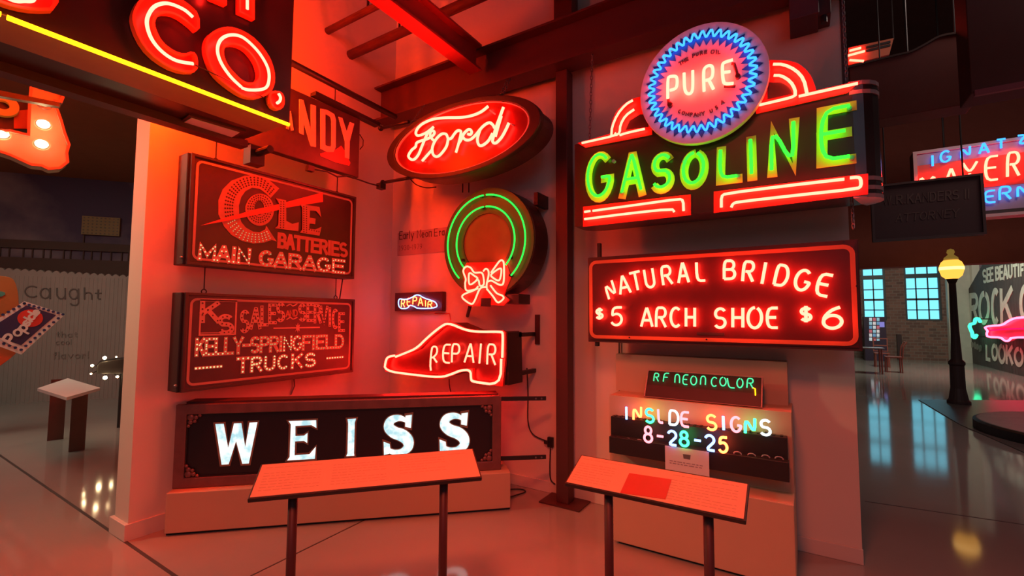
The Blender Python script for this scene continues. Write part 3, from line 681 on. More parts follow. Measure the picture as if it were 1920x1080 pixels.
for dx, dy in ((0, 0), (296, -12)):
    ctr = [(1318, 215), (1300, 192), (1262, 180), (1222, 194), (1212, 228), (1240, 256), (1282, 272), (1312, 300), (1312, 336), (1280, 360), (1240, 362), (1208, 348), (1196, 330)]
    wd = [.016, .022, .034, .046, .055, .062, .066, .060, .050, .036, .028, .022, .014]
    c2 = spline(trace(P, K11, [(x+dx, y+dy) for x, y in ctr], .004), False, 5); wd2 = [w_[0] for w_ in spline([(w_, 0) for w_ in wd], False, 5)]
    def esse(k, add, grow, d0, d1):
        L, R = [], []
        for i in range(len(c2)):
            a_, b_ = V(c2[max(0, i-1)]), V(c2[min(len(c2)-1, i+1)]); d_ = (b_-a_).normalized(); n_ = V((-d_.y, d_.x)); h_ = wd2[i]*k+add; L.append(tuple(V(c2[i])+n_*h_)); R.append(tuple(V(c2[i])-n_*h_))
        mb = MB(); mb.prism_strip(P, L, R, d0, d1)
        for q4 in (((1300, 168), (1334, 163), (1328, 232), (1298, 226)), ((1184, 306), (1216, 318), (1222, 366), (1186, 376))):
            p4 = trace(P, K11, [(x+dx, y+dy) for x, y in q4], .004); mx, my = sum(a for a, b in p4)/4, sum(b for a, b in p4)/4
            mb.prism(P, [(mx+(a-mx)*grow, my+(b-my)*grow) for a, b in p4], d0, d1+.0008)
        return mb
    o_ = esse(.74, 0, 1, .003, .006).build('glass_letter', opal, t)
    esse(.74, .008, 1.4, 0, .0025).build('letter_edge', brd, o_)
# two flat arms that reach from this sign toward the column
for yy, ye in ((748, 747), (860, 857)):
    a = P.at(936, yy, -.05); b_ = PB(3.62).at(1024, ye)
    pa, pb_ = P.w(*a, -.05), PB(3.62).w(*b_)
    d_ = (pb_-pa).normalized(); pl = Plane(pa, d_, (0, 0, 1)); Lb = (pb_-pa).length
    o_ = MB().rect(pl, 0, -.018, Lb, .018, -.012, 0); ar = o_.build('mounting_arm', black_m, t, .002); bo = MB()
    for k in (.04, .09): bo.disc(pl, Lb-k, 0, .008, 0, .006, 8)
    bo.build('arm_bolt', gray_m, ar)

# ================================================================== OVAL SCRIPT SIGN
K3 = crop(720, 150, 4.909)
FYs = 3.22; P = PB(FYs)
ext = trace(P, K3, [(115, 645), (1330, 372), (952, 172), (490, 872)])
cx, cz = (ext[0][0]+ext[1][0])/2, (ext[2][1]+ext[3][1])/2; rx, rz = (ext[1][0]-ext[0][0])/2, (ext[2][1]-ext[3][1])/2
t = thing('oval_sign', 'red neon oval sign with looping white-hot script hung on the back wall', 'sign', (cx, FYs, cz-rz))
ell = lambda k, n=64: [(cx+rx*k*math.cos(2*PI*i/n), cz+rz*k*math.sin(2*PI*i/n)) for i in range(n)]
MB().prism(P, ell(1.13), -.26, -.03).build('cabinet', rust_m, t, .012)
MB().prism(P, ell(1.0), -.03, -.012).build('face_panel', mat('red_oval_enamel', (.16, .004, .004), .3), t)
MB().ring(P, ell(1.16), ell(1.02), -.05, .015).build('outer_rim', black_m, t, .006)
MB().ring(P, ell(1.012), ell(.995), -.012, .004).build('pinstripe', mat('pale_pink_stripe', (.9, .6, .5), .4), t)
strokes = [[(958, 243), (890, 295), (800, 330), (700, 345), (560, 348), (450, 362), (360, 400), (310, 445), (293, 490), (315, 512), (380, 490), (430, 455), (456, 432)],
 [(410, 470), (378, 540), (345, 620), (315, 690), (275, 732), (240, 725), (226, 695), (255, 645), (290, 615), (300, 580), (335, 562), (390, 545), (440, 520), (464, 490), (455, 468), (432, 475), (425, 510), (445, 545), (466, 562)],
 [(352, 745), (400, 690), (440, 645)], [(590, 545), (575, 610), (530, 675), (490, 705), (455, 690), (443, 640), (455, 590), (485, 538), (530, 498), (572, 500), (592, 540), (620, 535), (645, 500), (672, 470), (700, 467), (708, 490), (688, 580), (662, 668)],
 [(690, 580), (715, 540), (738, 490), (780, 455), (806, 472), (798, 500), (772, 498)], [(722, 520), (750, 550), (795, 548), (845, 505), (885, 455), (925, 415), (970, 393), (1003, 415), (1015, 440)],
 [(885, 455), (860, 540), (872, 595), (905, 602), (960, 560), (1000, 490)], [(1100, 250), (1065, 345), (1030, 440), (1005, 530), (1000, 568), (1030, 580), (1080, 530), (1120, 460), (1150, 395)]]
for st in strokes:
    MB().tube2(P, spline(trace(P, K3, st, .03), False, 5), .03, .0125, 8).build('neon_script', NEON_BRIGHT, t, smooth=True)
MB().tube2(P, spline(trace(P, K3, [(1075, 330), (1045, 430), (1020, 520)], .035), False, 4), .035, .017, 8).build('neon_script', NEON_BRIGHT, t, smooth=True)
for x, y in ((370, 750), (1180, 410), (985, 285), (1010, 305)): a = P.at(*K3(x, y), .01); MB().tube([P.w(*a, -.012), P.w(*a, .03)], .007, 6).build('glass_electrode', white_m, t)
for xx in (1030, 1062):
    a = P.at(*K3(xx, 100), -.15); chain((P.w(*a, -.15).x, FYs+.15, cz+rz*1.13-.03), (P.w(*a, -.15).x, FYs+.34, 3.85), .012, .003).build('chain', gray_m, t)
a = P.at(*K3(238, 380), -.1); chain((P.w(*a, -.1).x, FYs+.12, P.at(*K3(238, 390), -.1)[1]), (P.w(*a, -.1).x, FYs+.32, 3.85), .01, .0028).build('chain', gray_m, t)
for (xa, ya_), (xb, yb_), nm in (((-30, 445), (225, 385), 'upper'), ((-10, 945), (270, 895), 'lower')):
    p0_ = PB(3.45).w(*PB(3.45).at(*K3(xa, ya_))); p1_ = P.w(*P.at(*K3(xb, yb_), -.13), -.13)
    MB().tube([p0_, p1_], .018, 8).build('side_bracket', black_m, t, smooth=True)
    MB().ball(p0_, .03, 8).build('bracket_knob', black_m, t)
MB().tube2(P, spline(trace(P, K3, [(245, 915), (300, 965), (390, 992), (480, 985)], -.2), False, 4), -.2, .006, 6).build('power_lead', black_m, t)

# ================================================================== GREEN WREATH SIGN WITH BOW
K4 = crop(820, 340, 4.318)
WY = 3.5; P = PB(WY)
l_, r__ = P.at(*K4(85, 480), .03), P.at(*K4(712, 430), .03); tp = P.at(*K4(400, 108), .03)
R1 = (r__[0]-l_[0])/2; cx = (r__[0]+l_[0])/2; cz = tp[1]-R1
t = thing('wreath_sign', 'round green neon wreath sign with a red neon bow beneath the oval sign', 'sign', (cx, WY, cz-R1*1.2))
drum = mat('dark_olive_drum', (.09, .10, .035), .45, var=.25)
circ = lambda r_, n=56: [(cx+r_*math.cos(2*PI*i/n), cz+r_*math.sin(2*PI*i/n)) for i in range(n)]
MB().prism(P, circ(R1*1.17), -.26, -.02).build('drum', rust_m, t, .01)
MB().ring(P, circ(R1*1.16), circ(R1*.62), -.02, 0).build('wreath_face', drum, t)
MB().prism(P, circ(R1*.64), -.03, -.012).build('center_panel', mat('ochre_panel', (.35, .17, .05), .6, var=.25), t)
MB().prism(P, trace(P, K4, [(240, 660), (560, 650), (600, 780), (540, 920), (585, 960), (540, 1005), (420, 1000), (350, 1010), (260, 1010), (195, 940), (230, 860), (205, 720)]), -.015, .006).build('bow_panel', red_paint, t)
MB().prism(P, trace(P, K4, [(360, 945), (440, 945), (435, 1015), (355, 1012)]), .006, .012).build('bow_slot', black_m, t)
def arcpts(r_, a0, a1, n=40): return [(cx+r_*math.cos(math.radians(a0+(a1-a0)*i/n)), cz+r_*math.sin(math.radians(a0+(a1-a0)*i/n))) for i in range(n+1)]
ri = (P.at(*K4(628, 440), .03)[0]-P.at(*K4(158, 480), .03)[0])/2
for r_ in (R1, ri):
    s_ = -48 if r_ == R1 else -44
    MB().tube2(P, arcpts(r_, 88, s_), .03, .008, 8).build('neon_tube', NEON_WREATH, t, smooth=True)
    MB().tube2(P, arcpts(r_, 92, 180-s_), .03, .008, 8).build('neon_tube', NEON_WREATH, t, smooth=True)
for x, y in ((365, 120), (375, 215), (215, 640), (600, 620), (602, 762), (460, 115)): a = P.at(*K4(x, y)); MB().disc(P, a[0], a[1], .014, -.02, .03, 10).build('electrode_cap', black_m, t)
bow = [([(330, 868), (240, 885), (225, 830), (230, 790), (210, 725), (235, 690), (270, 700), (300, 738), (358, 740), (375, 785), (375, 835), (345, 845), (335, 805), (318, 790)], False),
 ([(258, 745), (262, 835), (325, 792), (300, 765)], True), ([(412, 812), (440, 805), (505, 838), (535, 820), (540, 720), (535, 650), (508, 643), (470, 690), (435, 740)], False),
 ([(438, 752), (515, 705), (502, 800), (450, 780)], True), ([(372, 728), (392, 708), (412, 722), (415, 760), (400, 830), (400, 865)], False),
 ([(395, 855), (345, 870), (300, 970), (270, 992), (205, 945), (215, 915), (300, 880), (330, 850)], False), ([(400, 870), (450, 930), (490, 980), (535, 950), (525, 925), (480, 905), (430, 842)], False)]
for st, cl_ in bow: MB().tube2(P, spline(trace(P, K4, st, .035), cl_, 5), .035, .0085, 8, cl_).build('neon_bow', NEON_CORAL, t, smooth=True)
a = P.at(*K4(818, 150), -.2); b_ = P.at(*K4(640, 960), -.12)
MB().box(P.w(*a, 0).x-.02, WY+.15, a[1]-.06, P.w(*a, 0).x+.02, BW, a[1]+.06).build('wall_bracket', black_m, t)
MB().box(b_[0]-.07, WY+.02, b_[1]-.04, b_[0]+.09, WY+.22, b_[1]+.05).build('transformer_box', black_m, t, .006)
a0_, a1_ = P.at(*K4(265, 1010), -.2), P.at(*K4(225, 1090), -.3)
MB().tube([P.w(*a0_, -.2), (a1_[0], BW-.02, a1_[1])], .018, 8).build('wall_bracket', black_m, t)
for xx in (205, 255): a = P.at(*K4(xx, 90), -.14); MB().tube([(a[0], WY+.14, a[1]), (a[0], WY+.14, a[1]+.16)], .006, 6).build('hanger_rod', black_m, t)

# ================================================================== SHOE SIGN, SMALL SHOE SIGN, WALL PLAQUE
K5 = crop(700, 530, 5.142)
SY = 3.36; P = PB(SY)
outl = [(205, 705), (140, 715), (120, 750), (105, 850), (400, 890), (650, 915), (760, 880), (840, 845), (938, 840), (940, 930), (955, 955), (1225, 990), (1250, 730), (1250, 490), (1235, 472), (1000, 475), (880, 455), (720, 385), (640, 430), (520, 530), (420, 630), (330, 670)]
face = trace(P, K5, outl, .0)
t = thing('shoe_sign', 'red neon sign shaped like a shoe with the word repair, arms reaching the wall', 'sign', (sum(a for a, b_ in face)/len(face), SY, min(b_ for a, b_ in face)))
f0 = trace(P, K5, outl, .05)
MB().prism(P, f0, -.24, .0).build('shoe_body', mat('red_brown_enamel', (.075, .010, .010), .35, var=.2), t, .006)
MB().prism(P, trace(P, K5, [(1290, 480), (1300, 990), (1252, 985), (1255, 480)], .0), -.24, -.005).build('heel_side', black_m, t)
MB().ribbon(P, f0, .02, .0, .03, closed=True).build('shoe_rim', mat('red_rim_enamel', (.6, .04, .03), .35), t)
ol = outl[:]; o1 = trace(P, K5, [(1243, 722), (1250, 490), (1235, 472), (1000, 475), (880, 455), (720, 385), (640, 430), (520, 530), (420, 630), (330, 670), (215, 715)], .05)
MB().tube2(P, chaikin(o1, 2), .05, .0105, 8).build('neon_tube', NEON_BRIGHT, t, smooth=True)
o2 = trace(P, K5, [(205, 703), (140, 715), (120, 750), (105, 850), (400, 890), (650, 915), (760, 880), (840, 845), (938, 840), (940, 930), (955, 955), (1225, 990), (1233, 735)], .05)
MB().tube2(P, chaikin(o2, 2), .05, .0105, 8).build('neon_tube', NEON_BRIGHT, t, smooth=True)
neon(P, K5, [('E', 700, 770, 708, 597, 70), ('P', 790, 770, 795, 592, 76), ('A', 922, 770, 938, 590, 88), ('I', 1022, 778, 1038, 588, 10), ('R', 1135, 790, 1140, 595, 84)], .045, .0085, NEON_CORAL, t)
rb = MB()
for st in [[(555, 848), (548, 790), (562, 630), (585, 612), (615, 625), (615, 680), (580, 720), (565, 722)], [(580, 720), (612, 768)]]: rb.tube2(P, chaikin(trace(P, K5, st, .045), 1), .045, .0085, 8)
rb.build('neon_letter', NEON_CORAL, t, smooth=True)
wp = PB(BW); pr = wp.at(*K5(1585, 430))
for (ya_, yb_) in ((500, 500), (868, 880)):
    a = P.at(*K5(1290, ya_), -.2); e_ = wp.at(*K5(1570, yb_+5))
    MB().box(a[0], SY+.20, a[1]-.018, e_[0], SY+.235, a[1]+.018).build('mounting_arm', black_m, t)
    MB().box(e_[0]-.035, SY+.20, a[1]-.018, e_[0], BW, a[1]+.018).build('mounting_arm', black_m, t)
MB().box(pr[0]-.025, BW-.012, pr[1]-.16, pr[0]+.025, BW, pr[1]+.12).build('wall_plate', steel_m, t)
# small one
P = PB(BW-.06); a, b_ = P.at(*K5(205, 275)), P.at(*K5(668, 85))
t = thing('neon_sign', 'small dark plaque with tiny white-blue neon shoe and orange repair lettering', 'sign', (a[0], BW-.06, a[1]))
MB().rect(P, a[0], a[1], b_[0], b_[1], -.06, 0).build('backing_box', mat('maroon_box', (.08, .015, .015), .4), t, .004)
so = [(240, 150), (300, 165), (360, 150), (425, 108), (490, 150), (560, 170), (605, 190), (622, 245), (420, 250), (400, 230), (350, 215), (330, 250), (245, 250)]
MB().tube2(P, chaikin(trace(P, K5, so, .03), 2, True), .03, .006, 8, True).build('neon_tube', NEON_WHITEBLUE, t, smooth=True)
neon(P, K5, [('R', 285, 235, 285, 165, 34), ('E', 340, 222, 342, 150, 34), ('P', 398, 210, 400, 138, 38), ('A', 455, 222, 455, 145, 44), ('I', 503, 230, 503, 170, 8), ('R', 545, 238, 545, 180, 42)], .03, .005, NEON_ORANGE, t)
MB().tube([P.w(*P.at(*K5(590, 300), -.05), -.05), P.w(*P.at(*K5(735, 295), -.05), -.05), P.w(*P.at(*K5(745, 365), -.05), -.05)], .005, 6).build('power_lead', red_paint, t)
P = PB(BW-.012); K5c = crop(690, 400, 1.93)
q = [P.at(745, 480), P.at(850, 424)]
t = thing('wall_plaque', 'pinkish wall plaque with dark heading text half behind the wreath sign', 'plaque', (q[0][0], BW-.012, q[0][1]))
MB().rect(P, q[0][0], q[0][1], q[1][0], q[1][1], -.012, 0).build('plaque_board', mat('mauve_plaque', (.52, .34, .33), .5, var=.03), t)
ink = mat('dark_ink', (.05, .03, .035), .6)
painted(P, ID, [('E', 751.5, 448.5, 751.5, 434.5, 6), ('a', 758, 448, 758, 433, 5), ('r', 764, 447.5, 764, 433, 4), ('l', 768, 447, 768, 433, 2), ('y', 773, 446.5, 773, 432, 5.5), ('N', 785.5, 445.5, 785.5, 431.5, 7), ('e', 793, 445, 793, 430.5, 5), ('o', 800, 444, 800, 430, 5), ('n', 806.5, 443.5, 806.5, 434.5, 5), ('E', 817, 442.5, 817, 429, 6), ('r', 825, 441.5, 825, 428, 4), ('a', 831, 441, 831, 427, 5)], .008, 0, .002, ink, t, name='heading_letter')
painted(P, ID, word('1930-1979', (748, 470), (792, 466), (748, 461), (792, 457), .7), .005, 0, .002, mat('faded_ink', (.2, .12, .12), .6), t, each=False, name='date_text')

# ================================================================== GASOLINE SIGN WITH ROUND TOPPER
K9 = crop(1060, 20, 2.571)
GY = 3.35; P = PB(GY)
a = P.at(*K9(45, 655)); b_ = P.at(*K9(1545, 890)); gx0, gx1 = a[0], .43; gz0 = P.at(*K9(60, 1040))[1]; gz1 = P.at(*K9(45, 645))[1]
t = thing('hanging_sign', 'wide black hanging sign with green gasoline neon and red stepped bars', 'sign', ((gx0+gx1)/2, GY, gz0))
def rounded_plan(x0, x1, y0, y1, r_): return [(x0, y0)]+el(x1-r_, y0+r_, r_, r_, -90, 90, 8)+[(x1-r_, y1), (x0, y1)]
gm = mat('black_sign_enamel', (.04, .02, .018), .25, var=.15)
pl_ = [(gx0, GY)]+el(gx1-.14, GY+.14, .14, .14, -90, 90, 8)+el(gx0+.14, GY+.14, .14, .14, 90, 180, 6)
MB().prism(PF(0), pl_, gz0, gz1).build('cabinet', gm, t)
pgb = mat('pink_gray_band', (.5, .3, .3), .3)
for y in (375, 330, 800, 845, 885):
    sb = MB()
    zc = P.at(*K9(1480, y))[1]
    if zc < gz1+.08: sb.prism(PF(0), [(gx1-.155, GY-.004)]+[(p_[0]+.004, p_[1]-.002) for p_ in el(gx1-.14, GY+.14, .14, .14, -90, 60, 8)]+[(gx1-.1, GY+.2)], zc-.012, zc+.012).build('trim_band', pgb, t)

def stack(polys, name, mt, d0=.001, d1=.008):
    mb = MB()
    for p_ in polys: mb.prism(P, trace(P, K9, p_, d1), d0, d1)
    return mb.build(name, mt, t)
stack([[(85, 945), (605, 885), (605, 985), (85, 1042)]], 'red_bar_panel', red_paint); stack([[(715, 872), (1460, 785), (1460, 885), (715, 975)]], 'red_bar_panel', red_paint)
MB().prism(P, trace(P, K9, [(60, 640), (240, 590), (420, 570), (420, 600), (100, 662)], .0), -.05, .01).build('red_top_panel', red_paint, t)
MB().prism(P, trace(P, K9, [(920, 440), (1110, 410), (1420, 340), (1360, 400), (920, 500)], .0), -.05, .01).build('red_top_panel', red_paint, t)
MB().prism(P, spline(trace(P, K9, [(215, 600), (230, 520), (270, 460), (340, 420), (420, 420), (420, 580)], .0), False, 4), -.05, .0).build('red_arch_panel', red_paint, t)
MB().prism(P, spline(trace(P, K9, [(930, 460), (930, 260), (1040, 240), (1120, 255), (1180, 310), (1210, 390), (1205, 420)], .0), False, 4), -.05, .0).build('red_arch_panel', red_paint, t)
MB().prism(P, trace(P, K9, [(290, 575), (310, 530), (360, 500), (400, 500), (400, 560)], .004), .0, .004).build('arch_inset', gm, t)
MB().prism(P, trace(P, K9, [(975, 425), (975, 345), (1040, 345), (1085, 370), (1098, 400)], .004), .0, .004).build('arch_inset', gm, t)
tubes = [[(80, 638), (250, 600), (240, 590)], [(222, 600), (225, 560), (250, 500), (290, 452), (325, 432)], [(245, 600), (262, 590), (265, 550), (290, 505), (332, 476)], [(262, 600), (300, 588), (382, 570)],
 [(1002, 258), (1050, 258), (1110, 285), (1150, 330), (1165, 400)], [(1005, 312), (1040, 312), (1085, 340), (1108, 380), (1108, 410)], [(935, 455), (1020, 435), (1090, 418), (1108, 408)], [(1125, 413), (1260, 383), (1410, 350)],
 [(92, 970), (120, 966)], [(132, 965), (350, 935), (550, 907), (568, 915), (570, 965)], [(92, 1005), (300, 978), (515, 955), (525, 970)],
 [(752, 948), (752, 895), (770, 882), (1050, 846), (1345, 812)], [(800, 948), (808, 930), (830, 922), (1130, 888), (1410, 858), (1426, 845), (1424, 810), (1410, 802), (1372, 806)]]
for st in tubes:
    MB().tube2(P, chaikin(trace(P, K9, st, .04), 1), .04, .0092, 8).build('neon_tube', NEON_RED, t, smooth=True)
gl = [('G', 160, 893, 162, 692, 108), ('A', 318, 868, 320, 695, 92), ('S', 462, 850, 466, 695, 84), ('O', 613, 830, 620, 685, 98), ('L', 782, 802, 786, 665, 92), ('I', 897, 785, 892, 622, 10), ('N', 1046, 760, 1046, 545, 118), ('E', 1298, 712, 1300, 470, 148)]
for sp in gl:
    sh = (sp[0], sp[1]+4, sp[2]+14, sp[3]+4, sp[4]+4, sp[5])
    mb = MB()
    for st in place(P, K9, sh, .006): mb.ribbon(P, st, .058, .001, .006, ext=.029 if sp[0] not in 'GSO' else .01)
    lt = mb.build('painted_letter', green_paint, t)
    tb = MB()
    for st in place(P, K9, sp, .045): tb.tube2(P, chaikin(st, 2) if len(st) > 2 else st, .045, .0105, 8)
    tb.build('neon_tube', NEON_GREEN, lt, smooth=True)
egm = mat('electrode_glass', (.25, .45, .55), .2)
for x, y in ((232, 725), (180, 803), (270, 875), (497, 705), (573, 728), (832, 797), (1370, 470), (1382, 708), (890, 625)):
    a_ = P.at(*K9(x, y), .03); MB().disc(P, a_[0], a_[1], .013, .006, .035, 8).build('glass_electrode', egm, t)
for x, ytop in ((1110, 88), (1586, -40)):
    a_ = PB(3.56).at(x, 270 if x < 1200 else 148); hi = PB(3.56).at(x, ytop)
    z_ = min(hi[1], 3.86) if x < 1200 else 4.6
    chain((a_[0], 3.5, gz1-.01), (a_[0], 3.58, z_), .014, .0035).build('chain', gray_m, t)
a_ = PB(3.5).at(1598, 395); chain((a_[0], 3.5, gz0), (a_[0], 3.48, gz0-.17), .013, .004).build('chain', gray_m, t)
# round topper
K6 = crop(1190, 30, 4.319)
DY = 3.27; P = PB(DY)
e4 = [P.at(1201, 150), P.at(1443, 155), P.at(1322, 43), P.at(1322, 267)]
DR = .5*((e4[1][0]-e4[0][0])/2+(e4[2][1]-e4[3][1])/2)*1.0; cx, cz = (e4[0][0]+e4[1][0])/2, (e4[2][1]+e4[3][1])/2
dk = t
MB().prism(P, circ2 := [(cx+DR*math.cos(2*PI*i/72), cz+DR*math.sin(2*PI*i/72)) for i in range(72)], -.045, 0).build('round_topper', mat('white_disc_enamel', (.80, .78, .76), .35, var=.03), dk, .006)
n = 76; pol = lambda k, i, n_=n: (cx+DR*k*math.cos(2*PI*i/n_), cz+DR*k*math.sin(2*PI*i/n_))
topper = [o_ for o_ in bpy.data.objects if o_.name.startswith('round_topper')][0]
MB().ring(P, [pol(.92 if i % 2 else .80, i) for i in range(n)], [pol(.79, i) for i in range(n)], .001, .004).build('starburst_points', navy_paint, topper)
MB().ring(P, [pol(.80, i) for i in range(n)], [pol(.62 if i % 2 else .74, i) for i in range(n)], .001, .004).build('starburst_band', blue_paint, topper)
wv = []
for i in range(38*8):
    th = 2*PI*i/(38*8); rr = DR*(.785+.055*math.sin(38*th+1.2)); wv.append((cx+rr*math.cos(th), cz+rr*math.sin(th)))
MB().tube2(P, wv, .03, .0075, 6, True).build('zigzag_neon_tube', NEON_BLUE, topper, smooth=True)
pr = [[(268, 668), (268, 500), (285, 490), (325, 486), (345, 500), (343, 570), (325, 592), (285, 602)], [(400, 462), (403, 590), (420, 628), (450, 632), (472, 600), (470, 442)],
      [(562, 610), (556, 450), (570, 415), (605, 398), (634, 412), (632, 490), (605, 515), (575, 522)], [(600, 518), (638, 592)], [(795, 355), (725, 375), (708, 395), (715, 530), (735, 552), (800, 545)], [(712, 458), (775, 450)]]
for st in pr: MB().tube2(P, chaikin(trace(P, K6, st, .04), 2), .04, .0105, 8).build('neon_letter', NEON_SIGN, topper, smooth=True)
eb = MB()
for s_ in ([(272, 670), (275, 710), (290, 728)], [(785, 385), (805, 385), (822, 440), (838, 498)], [(725, 570), (815, 570)], [(280, 700), (300, 715)]): eb.tube2(P, trace(P, K6, s_, .02), .02, .010, 6)
for x, y in ((290, 728), (838, 498)): a_ = P.at(*K6(x, y)); eb.disc(P, a_[0], a_[1], .016, 0, .03, 10)
eb.build('tube_blackout', black_m, topper)
ink2 = mat('gray_enamel_lettering', (.10, .08, .10), .5)
painted(P, K6, [('T', 375, 395, 368, 372, 22), ('H', 400, 378, 394, 355, 20), ('E', 425, 362, 420, 340, 18), ('P', 478, 335, 476, 308, 18), ('U', 507, 322, 505, 296, 18), ('R', 540, 312, 538, 285, 18), ('E', 575, 305, 575, 280, 18), ('O', 630, 305, 632, 275, 26), ('I', 660, 305, 662, 278, 4), ('L', 682, 305, 684, 282, 16)], .007, .0005, .002, ink2, topper, True, 'enamel_lettering')
painted(P, K6, [('C', 362, 785, 368, 760, 20), ('O', 392, 797, 397, 772, 22), ('M', 425, 805, 429, 780, 24), ('P', 457, 810, 458, 785, 18), ('A', 490, 812, 490, 786, 22), ('N', 522, 810, 520, 784, 20), ('Y', 555, 802, 552, 776, 20), ('U', 622, 780, 616, 754, 20), ('S', 665, 752, 658, 728, 16), ('A', 715, 708, 705, 686, 22)], .007, .0005, .002, ink2, topper, True, 'enamel_lettering')

# ================================================================== NATURAL BRIDGE SHOE SIGN
K10 = crop(1080, 430, 3.4286)
NY = 3.5; P = PB(NY)
a = P.at(1103, 640); b_ = P.at(1612, 450); nx0, nx1, nz0, nz1 = P.at(1101, 560)[0], P.at(1614, 550)[0], P.at(1105, 641)[1], .5*(P.at(1105, 481)[1]+b_[1])
t = thing('panel_sign', 'wide dark red-lit panel sign with arched natural bridge neon and shoe prices', 'sign', ((nx0+nx1)/2, NY, nz0))
MB().rect(P, nx0, nz0, nx1, nz1, -.16, -.012).build('cabinet', steel_m, t, .006)
MB().rect(P, nx0+.02, nz0+.02, nx1-.02, nz1-.02, -.012, 0).build('face_panel', mat('maroon_metal_face', (.10, .012, .012), .35, var=.15), t)
MB().frame(P, nx0+.02, nz0+.03, nx1-.02, nz1-.03, .026, 0, .006, .06).build('border_line', mat('orange_border_paint', (.72, .20, .08), .4), t)
arc1 = [('N', 237, 440, 205, 338, 56), ('A', 318, 412, 297, 300, 68), ('T', 398, 390, 375, 277, 66), ('U', 482, 372, 463, 256, 60), ('R', 590, 354, 572, 238, 62), ('A', 692, 342, 684, 216, 66), ('L', 802, 330, 798, 212, 58), ('B', 985, 318, 984, 202, 72), ('R', 1102, 334, 1112, 208, 70), ('I', 1195, 350, 1220, 213, 10), ('D', 1308, 360, 1336, 232, 82), ('G', 1440, 390, 1476, 264, 92), ('E', 1575, 424, 1612, 290, 86)]
neon(P, K10, arc1, .04, .0098, NEON_RED, t, True)
row2 = [('$', 150, 575, 152, 508, 42), ('5', 258, 616, 262, 502, 74), ('A', 455, 625, 455, 506, 72), ('R', 545, 628, 545, 504, 66), ('C', 642, 625, 642, 505, 66), ('H', 735, 625, 735, 505, 62), ('S', 925, 632, 928, 510, 70), ('H', 1040, 630, 1040, 505, 72), ('O', 1148, 634, 1150, 503, 88), ('E', 1262, 632, 1262, 506, 72), ('$', 1478, 590, 1478, 498, 66), ('6', 1646, 636, 1656, 498, 128)]
neon(P, K10, row2, .04, .0098, NEON_RED, t)
a_ = P.at(*K10(130, 110)); MB().box(a_[0]-.012, NY+.05, nz1-.03, a_[0]+.012, NY+.09, nz1+.12).build('hanging_strap', black_m, t)
a_ = P.at(*K10(122, 730)); MB().box(a_[0]-.012, NY+.03, nz0-.035, a_[0]+.012, NY+.07, nz0+.02).build('lower_tab', black_m, t)
rv = MB()
for x, y in ((345, 172), (1050, 128), (1720, 82), (345, 695), (840, 708), (1805, 365)): a_ = P.at(*K10(x, y)); rv.disc(P, a_[0], a_[1], .006, .006, .009, 8)
rv.build('rivets', black_m, t)
a_ = P.at(*K10(855, 672)); MB().rect(P, a_[0]-.08, a_[1]-.008, a_[0]+.1, a_[1]+.01, 0, .003).build('maker_plate', rust_m, t)
MB().box(nx0+.1, NY+.16, nz0+.1, nx0+.16, BW, nz1-.1).build('wall_standoff', steel_m, t); MB().box(nx1-.3, NY+.16, nz0+.1, nx1-.24, BW, nz1-.1).build('wall_standoff', steel_m, t)

# ================================================================== LETTER RACK DISPLAY ON THE TALL PLINTH
K7 = crop(1140, 660, 4.319)
ub = PB(3.72); lbp = PB(3.47)
u0, u1 = ub.at(*K7(62, 20)), ub.at(*K7(1450, 75)); sh0, sh1 = lbp.at(*K7(10, 350)), lbp.at(*K7(1485, 485)); shz = .5*(sh0[1]+sh1[1])
t = thing('display_stand', 'tan display cabinet on the tall plinth, behind the neon letter rack', 'stand', ((sh0[0]+sh1[0])/2, 3.47, pz))
MB().box(sh0[0], 3.47, pz, sh1[0], BW-.01, shz).build('lower_cabinet', plinth_m, t, .003)
o_ = MB().box(u0[0], 3.72, shz, u1[0], BW-.01, .5*(u0[1]+u1[1])).build('backboard', plinth_m, None, .003); tag(o_, 'plain tan backboard on the display cabinet behind the green-lettered leaning sign', 'board')
P = PB(3.40)
def tier(P_, tl, tr, bl, depth, lab):
    a_ = P_.at(*K7(*tl)); b2 = P_.at(*K7(*tr)); c2 = P_.at(*K7(*bl)); zt = .5*(a_[1]+b2[1]); return (a_[0], b2[0], c2[1], zt)
U = tier(P, (22, 530), (1450, 685), (22, 800), .07, ''); P2 = PB(3.33); Lr = tier(P2, (8, 697), (1465, 880), (8, 815), .07, '')
t = thing('letter_rack', 'black two-tier rack plugged with coloured neon letters in front of the tan display cabinet', 'rack', ((U[0]+U[1])/2, 3.33, Lr[2]))
MB().box(U[0], 3.40, Lr[2], U[1], 3.465, U[3]).build('upper_tier', black_m, t, .003)
MB().box(Lr[0], 3.33, Lr[2], Lr[1], 3.40, Lr[3]).build('lower_tier', black_m, t, .003)
nb_ = MB()
for k in range(26):
    x_ = U[0]+.03+(U[1]-U[0]-.06)*k/25; nb_.box(x_-.008, 3.41, U[3], x_+.008, 3.45, U[3]+.006)
nb_.build('socket_ridge', black_m, t)
ins = [('I', 150, 545, 148, 445, 8, NEON_WHITEBLUE), ('N', 237, 550, 237, 442, 68, NEON_ORANGE), ('S', 337, 570, 337, 462, 66, NEON_TEAL), ('J', 425, 572, 420, 465, 48, NEON_PINK), ('D', 533, 590, 532, 475, 76, NEON_WHITE), ('E', 622, 603, 622, 487, 66, NEON_PINK),
       ('S', 838, 630, 838, 512, 78, NEON_ORANGE), ('I', 937, 632, 932, 520, 8, NEON_WHITEBLUE), ('G', 1037, 645, 1037, 528, 80, NEON_PINK), ('N', 1150, 660, 1150, 535, 85, NEON_TEAL), ('S', 1275, 672, 1275, 552, 82, NEON_WHITE)]
